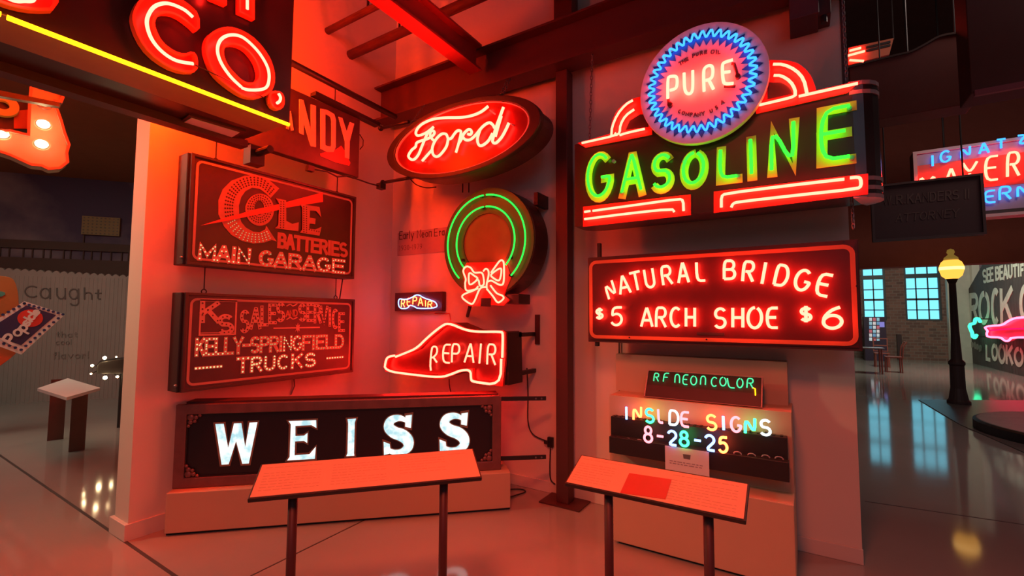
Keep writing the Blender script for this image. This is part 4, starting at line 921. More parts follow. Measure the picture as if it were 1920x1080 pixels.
r2 = [('8', 325, 730, 325, 605, 68, NEON_PINK), ('-', 422, 740, 422, 625, 50, NEON_PINK), ('2', 518, 752, 518, 640, 72, NEON_WHITEBLUE), ('8', 617, 762, 615, 645, 72, NEON_TEAL), ('-', 725, 775, 725, 658, 52, NEON_WHITEBLUE), ('2', 825, 795, 822, 675, 78, NEON_WHITEBLUE), ('5', 930, 812, 932, 690, 72, NEON_ORANGE)]
nm = {'I': 'letter I', 'N': 'letter N', 'S': 'letter S', 'J': 'letter I with a hooked foot', 'D': 'letter D', 'E': 'letter E', 'G': 'letter G', '8': 'numeral 8', '2': 'numeral 2', '5': 'numeral 5', '-': 'dash'}
lab_u = ['white-blue neon letter I starting the top row of the rack', 'orange neon letter N second in the top row of the rack', 'teal neon letter S third in the top row of the rack', 'pink neon letter I with a hooked foot in the top row', 'white neon letter D in the top row of the rack', 'pink neon letter E after the white D in the top row',
 'orange neon letter S after the gap in the top row', 'white-blue neon letter I between the orange S and the pink G', 'pink neon letter G in the top row of the rack', 'teal neon letter N after the pink G in the top row', 'white neon letter S ending the top row of the rack']
lab_l = ['pink neon numeral 8 starting the lower row of the rack', 'pink neon dash after the pink 8 in the lower row', 'white-blue neon numeral 2 before the teal 8 in the lower row', 'teal neon numeral 8 in the lower row of the rack', 'white-blue neon dash after the teal 8 in the lower row', 'white-blue neon numeral 2 before the orange 5 in the lower row', 'orange neon numeral 5 ending the lower row of the rack']
for rows, PP, labs, zt_ in ((ins, PB(3.39), lab_u, U[3]), (r2, PB(3.32), lab_l, Lr[3])):
    for sp, lab in zip(rows, labs):
        mb = MB(); pts = []
        for st in place(PP, K7, sp[:6], .012):
            pts += st; mb.tube2(PP, chaikin(st, 2) if len(st) > 2 else st, .012, .0085, 8)
        xm = sum(a for a, b in pts)/len(pts); zm = min(b for a, b in pts)
        r0 = thing('neon_letter', lab, 'neon letter', tuple(PP.w(xm, zm, .012)), 'neon letters plugged in the rack')
        mb.build('glass_tube', sp[6], r0, smooth=True)
        MB().tube([PP.w(xm, zm+.012, .006), PP.w(xm, zm+.012, -.012)], .006, 6).build('plug', black_m, r0)
ulm = mat('unlit_glass', (.4, .36, .38), .2)
for (x, y), lab in zip(((1045, 830), (1160, 845), (1275, 858), (1385, 872), (65, 706), (155, 718), (245, 728)), ('unlit glass loop just after the orange 5 in the lower tier', 'unlit glass loop second after the orange 5 in the lower tier', 'unlit glass loop third after the orange 5 in the lower tier', 'unlit glass loop at the lower tier end nearest the free wall edge', 'unlit glass loop at the lower tier end nearest the column', 'unlit glass loop in the lower tier, second from the column end', 'unlit glass loop in the lower tier just before the pink 8')):
    a_ = P2.at(*K7(x, y)); MB().tube2(P2, el(a_[0], a_[1]-.004, .022, .014, 0, 180, 8), -.03, .004, 6).build('unlit_glass_letter', ulm); tag(bpy.context.scene.collection.objects[-1], lab, 'neon letter', 'unlit letters in the rack')
PC = PB(3.318); q = trace(PC, K7, [(465, 1000), (816, 775)])
cz1 = .5*(PC.at(*K7(465, 770))[1]+PC.at(*K7(816, 797))[1]); cz0_ = .5*(PC.at(*K7(465, 955))[1]+PC.at(*K7(816, 1002))[1])
t = thing('paper_card', 'white paper card with small emblem hanging on the front of the letter rack', 'card', (q[0][0], 3.318, cz0_))
MB().rect(PC, q[0][0], cz0_, q[1][0], cz1, -.002, 0).build('card_sheet', white_m, t)
em = PC.at(*K7(638, 850)); e_ = MB(); e_.prism(PC, [(em[0]-.025, em[1]+.016), (em[0]+.025, em[1]+.016), (em[0]+.021, em[1]-.014), (em[0]-.021, em[1]-.014)], 0, .0008); e_.build('printed_emblem', mat('gray_print', (.16, .14, .14), .6), t)
tr = text_rows(PC, q[0][0]+.03, cz0_+.04, q[1][0]-.04, em[1]-.035, 2, 0, .006); tr.build('printed_text', mat('pale_print', (.36, .30, .32), .6), t)
# small leaning colour sign
bl, brr = PB(3.50).at(*K7(280, 370)), PB(3.50).at(*K7(1240, 455)); tlz = .5*(PB(3.62).at(*K7(335, 145))[1]+PB(3.62).at(*K7(1260, 200))[1]); blz = .5*(bl[1]+brr[1])
P = Plane((0, 3.50, shz), (1, 0, 0), (0, .12, tlz-shz)); RF0, RF1 = P.at(*K7(290, 370)), P.at(*K7(1252, 330)); top_ = P.at(*K7(335, 147)); Hh = .5*(top_[1]+P.at(*K7(1260, 200))[1])
t = thing('neon_sign', 'small black leaning box sign with pale green letters on top of the tan display cabinet', 'sign', ((RF0[0]+RF1[0])/2, 3.5, shz))
MB().rect(P, RF0[0], 0.024, RF1[0], Hh, -.05, 0).build('box_body', black_m, t, .003)
MB().frame(P, RF0[0], 0.006, RF1[0], Hh, .008, 0, .006).build('frame_edge', mat('rose_frame', (.5, .26, .24), .4), t)
mm = P.at(*K7(700, 300)); MB().rect(P, RF0[0]+.01, .01, RF1[0]-.01, mm[1], 0, .008).build('lower_ledge', mat('dark_plum_ledge', (.05, .02, .03), .4), t)
neon(P, K7, [('R', 388, 235, 394, 172, 40), ('F', 466, 240, 474, 172, 42), ('n', 560, 248, 562, 182, 42), ('E', 622, 262, 630, 185, 42), ('O', 692, 266, 695, 195, 48), ('n', 768, 264, 772, 196, 44), ('C', 860, 278, 864, 205, 50), ('O', 930, 274, 932, 205, 50), ('L', 1000, 290, 988, 215, 52), ('O', 1067, 288, 1070, 215, 48), ('R', 1148, 290, 1152, 215, 52)], .014, .0042, NEON_PALEGREEN, t, seg=6)
MB().tube2(P, trace(P, K7, [(1168, 288), (1192, 298), (1194, 350)], .012), .012, .004, 6).build('amber_tail', NEON_YELLOW, t)
lead = MB().tube([(u0[0]-.012, BW-.015, 1.6), (u0[0]-.015, BW-.015, 1.05), (u0[0]-.01, BW-.015, .7)], .006, 6).build('power_cord', black_m); tag(lead, 'thin dark power cord down the wall beside the tan display cabinet', 'cord')

# ================================================================== READING RAILS
def rail(label, bl, br, zf, dz, legs, blocks):
    p = PF(zf); A_, B_ = V((*p.at(*bl), zf)), V((*p.at(*br), zf)); u = (B_-A_).normalized(); L = (B_-A_).length; back = V((-u.y, u.x, 0))
    p2 = PF(zf+dz); c = V((*p2.at(*blocks['tl']), zf+dz)); c2 = V((*p2.at(*blocks['tr']), zf+dz)); dep = .5*((c-A_).dot(back)+(c2-B_).dot(back))
    v = back*dep+V((0, 0, dz)); D = v.length; pl = Plane(A_, u, v)
    t = thing('reading_rail', label, 'lectern', tuple(V((*((A_+B_)/2)[:2], 0))))
    MB().rect(pl, 0, 0, L, D, -.02, -.001).build('panel_tray', black_m, t, .003)
    sheet = mat('tan_text_panel', (.76, .44, .28), .45, var=.02)
    pm = mat('brown_print', (.68, .38, .24), .5); ex = []
    for x0_, y0_, x1_, y1_, rows in blocks['text']:
        ex.append((text_rows(pl, x0_*L, y0_*D, x1_*L, y1_*D, rows, .002, .003), pm))
    MB().rect(pl, .008, .008, L-.008, D-.008, -.001, .002).build('text_panel', sheet, t, extra=ex)
    if 'photo' in blocks:
        q_ = [pl.at(*z) for z in blocks['photo']]; MB().prism(pl, q_, .002, .0035).build('printed_picture', mat('red_picture', (.60, .06, .05), .4), t)
    for lx, ly in legs:
        a_ = pl.at(lx, ly, -.02); f = pl.w(a_[0], .06, -.02); g = V((f.x, f.y, 0))
        MB().tube([g+V((0, 0, .012)), f], .021, 12).build('leg', steel_m, t, smooth=True)
    for lx, ly in legs:
        a_ = pl.at(lx, ly, -.02); f = pl.w(a_[0], .06, -.02); MB().box(f.x-.12, f.y-.12, 0, f.x+.12, f.y+.12, .012).build('foot_plate', steel_m, t, .003)
rail('tilted tan reading rail on two posts in front of the white letter sign', (463.6, 936), (904, 895), .80, .08, ((547, 930), (834, 902)),
     dict(tl=(489.5, 870.5), tr=(888, 840.4), text=[(.03, .78, .27, .92, 1), (.03, .15, .27, .72, 7), (.32, .15, .56, .82, 8), (.62, .3, .84, .9, 7), (.86, .78, .95, .9, 1)]))
rail('tilted tan reading rail with a red picture in front of the tall plinth', (1058.3, 905.6), (1398.4, 977.3), .80, .085, ((1136, 922), (1325, 962)),
     dict(tl=(1093, 854.7), tr=(1401.7, 904), text=[(.03, .82, .3, .92, 1), (.03, .12, .27, .75, 8), (.60, .12, .95, .75, 8), (.6, .82, .95, .9, 1)], photo=[(1163, 925), (1180, 888), (1259.5, 900), (1248, 937)]))

# ================================================================== OUTLET, CORDS
wp = PB(BW-.012); a_ = wp.at(1033, 829)
t = thing('wall_outlet', 'dark wall outlet box beside the column with two cords plugged in', 'outlet', (a_[0], BW-.03, a_[1]))
MB().box(a_[0]-.03, BW-.03, a_[1]-.045, a_[0]+.025, BW, a_[1]+.045).build('outlet_box', black_m, t, .004)
MB().box(a_[0]-.055, BW-.05, a_[1]-.015, a_[0]-.01, BW-.03, a_[1]+.015).build('plug', black_m, t, .003)
def cord(label, pts, pl_, name='power_cord', r_=.006):
    tag(MB().tube([pl_.w(*q_) for q_ in spline([pl_.at(*p_) for p_ in pts], False, 6)], r_, 6).build(name, black_m, smooth=True), label, 'cord')
cord('black cord drooping from the shoe sign to the wall outlet', [(988, 690), (990, 740), (990, 790), (1000, 815), (1028, 828)], PB(BW-.02))
cord('black cord looping from the wall outlet down to the column foot', [(1032, 838), (1031, 880), (1033, 900), (1041, 908)], PB(BW-.02))
cord('thin dark cord hanging on the wall under the shoe sign', [(842, 710), (843, 725), (848, 745)], PB(BW-.02), r_=.005)
cf = PF(.008)
cord('loose black cable on the floor behind the corner plinth', [(950, 918), (975, 917), (985, 922), (962, 930), (950, 934)], cf)
cord('black cable along the floor behind the reading rail by the column', [(1066, 925), (1090, 936), (1120, 941), (1150, 950)], PF(.008))
# small dark speaker box high on the wall
P = PB(3.72); a_, b_ = P.at(1481, 56), P.at(1541, -40)
t = thing('wall_speaker', 'dark purple box speaker hung high on the back wall above the round topper', 'speaker', (a_[0], 3.6, a_[1]))
MB().box(a_[0], 3.6, a_[1], a_[0]+.17, BW, a_[1]+.5).build('speaker_body', mat('dark_plum_box', (.07, .03, .05), .5), t, .006)
MB().box(a_[0]+.17, 3.68, a_[1]+.02, a_[0]+.24, BW, a_[1]+.5).build('mount', steel_m, t, .004)
MB().tube([(a_[0]+.2, 3.7, a_[1]+.02), (a_[0]+.2, 3.7, a_[1]-.03)], .02, 8).build('knob', black_m, t)
edge = tag(MB().box(.285, BW-.01, 3.2, .31, BW+.14, 5.6).build('wall_conduit', steel_m), 'dark vertical strip along the free end of the back wall', 'conduit')

# ================================================================== LEFT GALLERY
P = MP
fence = mat('ribbed_gray_fence_paint', (.34, .30, .27), .7, var=.12, scale=3)
t = thing('ballpark_mural', 'ballpark mural of ribbed fence, slogan and grandstand roof line in the side gallery', 'mural', tuple(MP.w(0, 0)))
fz0, fz1 = MP.at(0, 503, .1)[1], MP.at(240, 517, .1)[1]; aA, aB = -1.5, MP.at(300, 560, .1)[0]
nsc = 34; top_ = []
for k in range(nsc*4+1):
    a_ = aB+(aA-aB)*k/(nsc*4); base = fz0+(fz1-fz0)*((a_-MP.at(0, 503, .1)[0])/(MP.at(240, 517, .1)[0]-MP.at(0, 503, .1)[0])); top_.append((a_, base-.03+.045*abs(math.sin(PI*k/4))))
MB().prism(MP, [(aA, 0), (aB, 0)]+top_, .02, .1).build('fence_panel', fence, t)
rb = MB()
for k in range(60): a_ = aA+(aB-aA)*k/60; rb.rect(MP, a_, 0, a_+.02, fz1-.06, .1, .106)
rb.build('fence_ribs', fence, t)
gl_ = mat('faded_slogan_paint', (.13, .11, .10), .7); gl2 = mat('very_faded_slogan_paint', (.24, .215, .19), .7)
KL = crop(0, 480, 4.154)
MPs = Plane(MP.w(0, 0, .112), MU, (0, 0, 1))
painted(MPs, KL, [('C', 250, 320, 250, 235, 110), ('a', 355, 330, 355, 200, 95), ('u', 475, 333, 475, 200, 85), ('g', 578, 335, 578, 205, 90), ('h', 685, 335, 685, 250, 75), ('t', 762, 335, 765, 262, 60)], .022, -.006, .003, gl_, t, name='slogan_letter')
painted(MPs, KL, word('that', (430, 630), (610, 632), (430, 590), (610, 592)), .012, -.006, .003, gl2, t, name='slogan_word', each=False)
painted(MPs, KL, word('cool', (430, 690), (560, 690), (430, 650), (560, 650)), .01, -.006, .002, gl2, t, name='slogan_word', each=False)
painted(MPs, KL, word('flavor!', (405, 800), (700, 795), (405, 750), (700, 745)), .014, -.006, .003, gl2, t, name='slogan_word', each=False)
band = mat('dark_stand_band', (.06, .035, .028), .8)
ya_, yb_ = MP.at(100, 453)[1], MP.at(100, 468)[1]; yc_, yd_ = MP.at(100, 485)[1], MP.at(100, 520)[1]
MB().rect(MP, -3, yb_, 6, ya_, 0, .05).build('roof_band', band, t); MB().rect(MP, -3, yd_-.05, 6, yc_, 0, .04).build('wall_band', band, t)
pb_ = MB()
for k in range(60): a_ = -3+k*.15+random.uniform(-.03, .03); pb_.rect(MP, a_, yc_, a_+.018, yb_, 0, .03)
pb_.build('posts', band, t)
a_, b_ = MP.at(155, 440), MP.at(228, 410)
t = thing('stadium_light', 'square grid stadium floodlight above the painted grandstand', 'floodlight', tuple(MP.w(a_[0], a_[1])))
g = MB()
for i in range(9):
    for j in range(6): g.disc(MP, a_[0]+(b_[0]-a_[0])*(i+.5)/9, a_[1]+(b_[1]-a_[1])*(j+.5)/6, .014, .06, .066, 6)
MB().rect(MP, a_[0], a_[1], b_[0], b_[1], .01, .06).build('light_frame', mat('ochre_grid', (.20, .14, .06), .7), t, extra=[(g, mat('dark_lens', (.09, .07, .04), .5))]); MB().rect(MP, a_[0]+.02, ya_, a_[0]+.04, a_[1], 0, .03).build('mast', band, t)
# ice-pop signs
def facing(px_, py_, dist, tilt=0):
    r_ = FWD + RGT*((px_-960)/FPX) + UPV*((540-py_)/FPX); h = V((r_.x, r_.y, 0)).normalized(); c = CAM+r_*(dist/V((r_.x, r_.y, 0)).length); return Plane(c, V((h.y, -h.x, 0)), (0, 0, 1))
P = facing(60, 610, 9.0)
tq = trace(P, KL, [(-60, 610), (190, 355), (505, 455), (165, 765)])
tq = trace(P, KL, [(-120, 560), (190, 352), (508, 455), (165, 768), (-120, 660)])
t = thing('popsicle_sign', 'tilted white-edged treat sign with blue field and white lettering in the side gallery', 'sign', tuple(P.w(*tq[3])))
MB().prism(P, tq, -.03, 0).build('sign_board', white_m, t)
MB().prism(P, trace(P, KL, [(-120, 590), (205, 385), (437, 460), (165, 695), (-120, 590)][:4]+[(-60, 615)], 0), 0, .006).build('blue_field', mat('deep_blue_paint', (.03, .03, .10), .5), t)
MB().prism(P, trace(P, KL, [(235+100*math.cos(2*PI*k/28), 485+68*math.sin(2*PI*k/28)) for k in range(28)]), .006, .010).build('red_spot', red_paint, t)
dm_ = MB()
for s0_, s1_, n_ in (((190, 370), (490, 455), 8), ((490, 455), (165, 730), 9), ((165, 730), (-60, 650), 5), ((190, 370), (-60, 500), 6)):
    for k in range(n_): q_ = P.at(*KL(s0_[0]+(s1_[0]-s0_[0])*k/n_, s0_[1]+(s1_[1]-s0_[1])*k/n_)); dm_.disc(P, q_[0], q_[1], .018, 0, .008, 6)
dm_.build('border_dots', navy_paint, t)
for ch, x, y, s_, ww in (('P', 118, 668, 100, 62), ('o', 162, 610, 100, 62), ('p', 205, 572, 95, 58), ('s', 228, 535, 82, 48), ('i', 247, 508, 82, 40), ('c', 266, 486, 78, 44), ('l', 282, 465, 74, 40), ('e', 300, 448, 70, 42)):
    wt = MB()
    for st in GL[ch]: wt.ribbon(P, trace(P, KL, [(x+.62*ww*a_-.80*s_*b_, y-.78*ww*a_-.42*s_*b_) for a_, b_ in st], .016), .024 if ch != 'P' else .03, .010, .016, ext=.012)
    wt.build('painted_letter', white_m, t)
P2_ = facing(20, 610, 9.25)
t = thing('treat_sculpture', 'large orange-brown popsicle shape behind the tilted treat sign', 'sculpture', tuple(P2_.w(*P2_.at(20, 700))))
MB().prism(P2_, chaikin(trace(P2_, KL, [(-200, 150), (80, 155), (125, 210), (150, 340), (140, 600), (-200, 700)]), 2, True), -.2, .0).build('treat_body', mat('burnt_orange', (.42, .13, .03), .5), t, .02)
MB().prism(P2_, chaikin(trace(P2_, KL, [(-200, 640), (60, 690), (140, 740), (90, 790), (-20, 870), (-200, 930)]), 1, True), -.2, .06).build('treat_tip', mat('bright_orange_red', (.75, .12, .03), .5), t, .02)
MB().prism(P2_, chaikin(trace(P2_, KL, [(-60, 280), (40, 275), (40, 310), (-60, 330)]), 1, True), 0, .01).build('teal_mark', mat('teal_paint', (.05, .25, .2), .5), t)
# pedestal
sz = .80; p8 = PF(sz); q = [p8.at(*z) for z in ((70, 728), (127, 709), (188, 727), (125, 745))]
t = thing('label_stand', 'low stand with white tilted top on two brown slab legs in the side gallery', 'stand', (q[3][0], q[3][1], 0))
MB().prism(PF(0), q, sz-.03, sz).build('stand_top', white_m, t)
lg = mat('red_brown_slab', (.16, .05, .03), .5)
for pa, pb_ in (((88, 827), (119, 823)), ((129, 848), (159, 843))):
    a_, b_ = V((*PF(0).at(*pa), 0)), V((*PF(0).at(*pb_), 0)); d_ = (b_-a_).normalized(); nn = V((-d_.y, d_.x, 0))*.03
    ctr = (q[0][0]+q[2][0])/2
    MB().prism(PF(0), [tuple((a_)[:2]), tuple((b_)[:2]), tuple((b_+nn)[:2]), tuple((a_+nn)[:2])], 0, sz-.03).build('slab_leg', lg, t)
# dark sign with bulbs peeking past the wall end
P = facing(205, 690, 8.6); q = trace(P, crop(150, 640, 10.8), [(330, 660), (345, 490), (400, 420), (640, 380), (900, 350), (1300, 360), (1300, 665)])
t = thing('bulb_sign', 'dark bulb-edged sign peeking out past the wall end in the side gallery', 'sign', tuple(P.w(*q[0])))
MB().prism(P, q, -.3, 0).build('sign_body', black_m, t, .01)
for x, y, r_ in ((500, 330, .04), (250, 485, .03), (225, 650, .02), (510, 730, .045), (755, 710, .03), (735, 310, .018)):
    a_ = P.at(*crop(150, 640, 10.8)(x, y)); bb = MB().ball(P.w(*a_, .05), r_*.55, 10).build('bulb', BULB, t, smooth=True)
    MB().tube([P.w(*a_, .04), P.w(a_[0]*.6+P.at(*crop(150, 640, 10.8)(560, 530))[0]*.4, a_[1]*.6+P.at(*crop(150, 640, 10.8)(560, 530))[1]*.4, -.05)], .008, 6).build('bulb_arm', black_m, t)
MB().tube([P.w(*P.at(230, 700), -.15), V((*P.w(*P.at(230, 700), -.15)[:2], 0))], .03, 8).build('stand_pole', black_m, t)
# marquee letter
KM = crop(0, 130, 3.086); P = facing(60, 240, 5.6)
tan_ = mat('tan_marquee_face', (.62, .52, .32), .45, var=.15)
lp = trace(P, KM, [(183, 90), (370, 150), (352, 195), (318, 188), (328, 235), (352, 300), (372, 370), (398, 440), (384, 488), (390, 540), (345, 575), (280, 580), (240, 560), (180, 555), (60, 500), (-60, 460), (-60, 365), (60, 360), (165, 385), (172, 200)])
t = thing('marquee_letter', 'tan marquee letter with round lit bulbs and ragged edge hanging in the side gallery', 'sign', tuple(P.w(*lp[11])))
MB().prism(P, lp, -.16, 0).build('letter_body', tan_, t, .008)
MB().ribbon(P, lp, .02, 0, .035, closed=True).build('letter_rim', mat('rose_tan_rim', (.6, .3, .2), .5), t)
for x, y, lit in ((258, 205, 0), (250, 320, 1), (240, 435, 1), (10, 375, 1)):
    a_ = P.at(*KM(x, y)); MB().tube2(P, el(a_[0], a_[1], .045, .04, 0, 345, 15), .01, .005, 6, True).build('bulb_ring', gray_m, t)
    MB().ball(P.w(*a_, .02), .024, 12).build('bulb', BULB if lit else white_m, t, smooth=True)
MB().tube([P.w(*P.at(*KM(270, 120)), -.08), P.w(*P.at(*KM(270, 120)), -.08)+V((0, 0, .6))], .01, 6).build('hanger_rod', black_m, t)
P = facing(10, 200, 6.0); t = thing('painted_letter_sign', 'orange letter O on a red and dark panel beside the tan bulb letter', 'sign', tuple(P.w(*P.at(0, 240))))
oo_ = P.at(*KM(15, 220)); rO = abs(P.at(*KM(112, 220))[0]-oo_[0])
ring = lambda k, a2=1.0: [(oo_[0]+rO*k*math.cos(2*PI*i/40), oo_[1]+rO*k*a2*math.sin(2*PI*i/40)) for i in range(40)]
MB().ring(P, ring(1.0, .95), ring(.42, .95), .02, .08).build('orange_letter', mat('glowing_orange_letter_paint', (.85, .28, .03), .4, emit=(1, .35, .03), es=.12), t)  # painted letter given a slight glow of its own
MB().prism(P, trace(P, KM, [(-80, 150), (170, 150), (170, 350), (-80, 350)]), -.08, .0).build('back_panel', mat('dark_red_panel', (.10, .03, .03), .6), t)
MB().prism(P, trace(P, KM, [(80, 245), (165, 235), (160, 345), (80, 345)]), 0, .015).build('red_patch', red_paint, t)
bar = facing(50, 185, 5.2); bq = trace(bar, KM, [(-30, 115), (345, 192), (345, 215), (-30, 148)])
MBt = MB().prism(bar, bq, -.06, 0).build('hanging_bar', black_m); tag(MBt, 'black bar crossing in front of the tan bulb letter', 'bar')

# ================================================================== PASSAGE AND FAR ROOM
# street lamp
lx, ly = 2.446, 11.95
t = thing('street_lamp', 'dark fluted street lamp with glowing amber acorn globe in the passage', 'lamp', (lx, ly, 0))
iron = mat('dark_iron', (.045, .022, .022), .5)
MB().lathe((lx, ly, 0), [(0.170, 0), (0.170, .06), (0.143, .09), (0.129, .18), (0.109, .3), (0.105, .72), (0.122, .75), (0.122, .79), (0.082, .84), (0.061, 1.4), (0.051, 2.28), (0.068, 2.32), (0.088, 2.37)], 20).build('post', iron, t, smooth=False)
gl_m = bpy.data.materials.new('amber_globe'); gl_m.use_nodes = True; nt = gl_m.node_tree; nt.nodes.clear(); oo = nt.nodes.new('ShaderNodeOutputMaterial'); e = nt.nodes.new('ShaderNodeEmission'); lw = nt.nodes.new('ShaderNodeLayerWeight'); lw.inputs['Blend'].default_value = .5
e.inputs['Color'].default_value = (1, .45, .06, 1); e.inputs['Strength'].default_value = 1.6
nt.links.new(e.outputs[0], oo.inputs[0])
zg = 2.37
MB().lathe((lx, ly, zg), [(0.088, 0), (0.150, .06), (0.180, .17), (0.180, .24), (0.150, .32), (0.109, .36)], 20).build('globe', gl_m, t, smooth=True)
MB().lathe((lx, ly, zg+.02), [(0.136, .14), (0.182, .15), (0.185, .18), (0.182, .21), (0.136, .22)], 20).build('hot_band', glow('lamp_hot_band', (3.0, 1.7, .5)), t, smooth=True)
MB().lathe((lx, ly, zg+.36), [(0.112, 0), (0.102, .05), (0.068, .08), (0.041, .11), (0.061, .15), (0.048, .2), (0.007, .22)], 16).build('finial', mat('amber_lit_cap', (.55, .38, .12), .5, emit=(1, .6, .1), es=.18), t, smooth=True)  # globe light on the cap put in as its own glow
# round platform
c = V((3.42, 9.35, 0)); t = thing('round_platform', 'low round black platform on the passage floor', 'platform', tuple(c))
MB().lathe(c, [(1.30, 0), (1.34, .01), (1.34, .13), (1.30, .15)], 64).build('platform_rim', black_m, t)
MB().lathe(c+V((0, 0, .15)), [(1.29, 0), (1.28, .006)], 64).build('platform_top', mat('gray_platform_top', (.30, .28, .27), .5, var=.2), t)
# barn wall with painted lettering
BX = 5.2; P = PX(BX); P = Plane((BX, 0, 0), (0, -1, 0), (0, 0, 1)); KB = crop(1780, 490, 5.143)
bq = trace(P, KB, [(155, 320), (310, 45)]); y_ = bq[0][0]
sl = (bq[1][1]-bq[0][1])/(bq[1][0]-bq[0][0])
t = thing('barn_wall', 'dark plank barn wall painted with huge white lettering in the far room', 'mural', (BX, -y_, 0))
bw_m = mat('dark_barn_planks', (.07, .055, .05), .8, var=.35, scale=3)
pk = MB(); 
for k in range(40):
    a0_ = y_+k*.22; zt = min(bq[0][1]+sl*k*.22, 6.5); pk.prism(P, [(a0_, 0), (a0_+.212, 0), (a0_+.212, min(6.5, zt+sl*.212)), (a0_, zt)], -.1, random.uniform(-.006, .0))
pk.build('plank_wall', bw_m, t)
wl = mat('worn_white_paint', (.62, .62, .52), .7, var=.3, scale=5)
def tall(specs, w, name='painted_letter'):
    for sp in specs:
        mb = MB()
        for st in place(P, KB, sp, .01): mb.ribbon(P, st, w, .0, .012, ext=w*.4 if sp[0] not in 'OCS' else 0)
        mb.build(name, wl, t)
tall([('S', 343, 200, 336, 88, 32), ('E', 377, 192, 373, 74, 26), ('E', 408, 185, 404, 66, 26), ('B', 463, 172, 458, 60, 32), ('E', 502, 168, 497, 52, 26), ('A', 541, 165, 538, 46, 36), ('U', 588, 152, 585, 40, 36), ('T', 634, 145, 632, 38, 34), ('I', 668, 138, 666, 34, 6), ('F', 702, 132, 700, 34, 26), ('U', 745, 125, 742, 25, 36), ('L', 790, 118, 788, 18, 36)], .085)
tall([('R', 232, 570, 232, 330, 70), ('O', 332, 585, 332, 312, 88), ('C', 442, 590, 442, 285, 60), ('K', 552, 590, 545, 280, 110), ('C', 735, 560, 735, 250, 95), ('I', 850, 540, 850, 210, 8)], .2)
tall([('L', 370, 945, 368, 822, 32), ('O', 436, 945, 436, 812, 48), ('O', 505, 972, 505, 815, 58), ('K', 577, 978, 577, 825, 56), ('O', 668, 998, 668, 845, 74), ('U', 770, 1020, 770, 850, 80)], .13)
sm = MB()
for sp in word('atop', (205, 815), (312, 860), (205, 765), (312, 800)):
    for st in place(P, KB, sp, .01): sm.ribbon(P, st, .1, 0, .012)
sm.build('painted_word', mat('very_worn_paint', (.26, .25, .21), .8), t)
# pink neon car on the barn
P = Plane((BX-.30, 0, 0), (0, -1, 0), (0, 0, 1)); KC = crop(1690, 560, 6.748)
co = [(1060, 360), (1120, 345), (1280, 335), (1340, 290), (1430, 245), (1552, 235), (1750, 238), (1850, 300), (1960, 335), (2010, 380), (2010, 480), (1900, 490), (1860, 530), (1800, 535), (1750, 490), (1390, 490), (1370, 525), (1330, 540), (1290, 520), (1260, 490), (1090, 485), (1078, 440), (1095, 410), (1065, 378)]
cp = trace(P, KC, co)
t = thing('car_sign', 'pink neon outline car sign with glowing magenta body on the barn wall', 'sign', tuple(P.w(*cp[19])))
MB().prism(P, cp, -.1, 0).build('car_panel', mat('magenta_car_panel', (.75, .02, .12), .4), t)
MB().tube2(P, chaikin(trace(P, KC, co, .06), 1, True), .06, .028, 8, True).build('neon_tube', glow('neon_hot_pink', (14, .62, 1.3)), t, smooth=True)
MB().tube2(P, chaikin(trace(P, KC, [(1130, 400), (1350, 380), (1700, 380), (1950, 400)], .05), 1), .05, .02, 8).build('inner_neon_tube', glow('neon_magenta', (1.4, .01, .16)), t, smooth=True)
for k in (3, 12): MB().tube([P.w(*cp[k], -.05), P.w(*cp[k], -.298)], .02, 6).build('standoff', black_m, t)
go = [(998, 292), (975, 256), (938, 260), (922, 310), (876, 325), (866, 360), (895, 430), (905, 480), (932, 492), (950, 460)]
gp = trace(P, KC, go, 0)
t = thing('neon_figure', 'small bent green neon tube beside the pink neon car', 'sign', tuple(P.w(*gp[8])))
MB().tube2(P, spline(gp, False, 4), 0, .05, 8).build('neon_tube', glow('neon_sea_green', (.12, 2.2, .95)), t, smooth=True)
for k in (1, 7): MB().tube([P.w(*gp[k], 0), P.w(*gp[k], -.298)], .02, 6).build('standoff', black_m, t)
# hanging tavern sign
KI = crop(1630, 240, 4.5); P = PB(9.5)
a_ = P.at(*KI(365, 230)); b_ = P.at(*KI(1305, 60)); zt = P.at(*KI(700, 160))[1]; zb_ = P.at(*KI(985, 755))[1]; x0 = a_[0]; x1 = x0+2.6
t = thing('hanging_sign', 'far red and pink neon tavern sign with blue letters partly behind the dark sign', 'sign', ((x0+x1)/2, 9.5, zb_))
MB().box(x0, 9.5, zb_, x1, 9.75, zt).build('cabinet', rust_m, t, .006)
pk_m = mat('pink_sign_face', (.7, .5, .55), .4)
zr1, zr2 = P.at(*KI(1010, 500))[1], P.at(*KI(640, 290))[1]
MB().rect(P, x0+.05, zb_+.1, x1, zt-.05, 0, .004).build('face_panel', mat('lavender_sign_face', (.42, .30, .42), .4), t)
MB().rect(P, x0+.05, zr1, x1, zr2, .004, .008).build('red_field', red_paint, t)
MB().frame(P, x0, zb_, x1, zt, .045, 0, .03).build('border_trim', mat('pink_border', (.75, .42, .45), .4), t)
neon(P, KI, [('I', 535, 320, 532, 232, 8), ('G', 642, 285, 645, 195, 85), ('N', 812, 248, 812, 160, 80), ('A', 968, 212, 965, 130, 80), ('T', 1112, 170, 1112, 95, 70), ('Z', 1290, 130, 1290, 60, 80)], .05, .014, NEON_BLUE, t)
neon(P, KI, [('M', 490, 530, 490, 390, 120), ('A', 690, 500, 690, 345, 120), ('Y', 845, 470, 848, 290, 120), ('E', 1030, 438, 1030, 240, 110), ('R', 1212, 405, 1212, 205, 105)], .05, .017, NEON_RED, t)
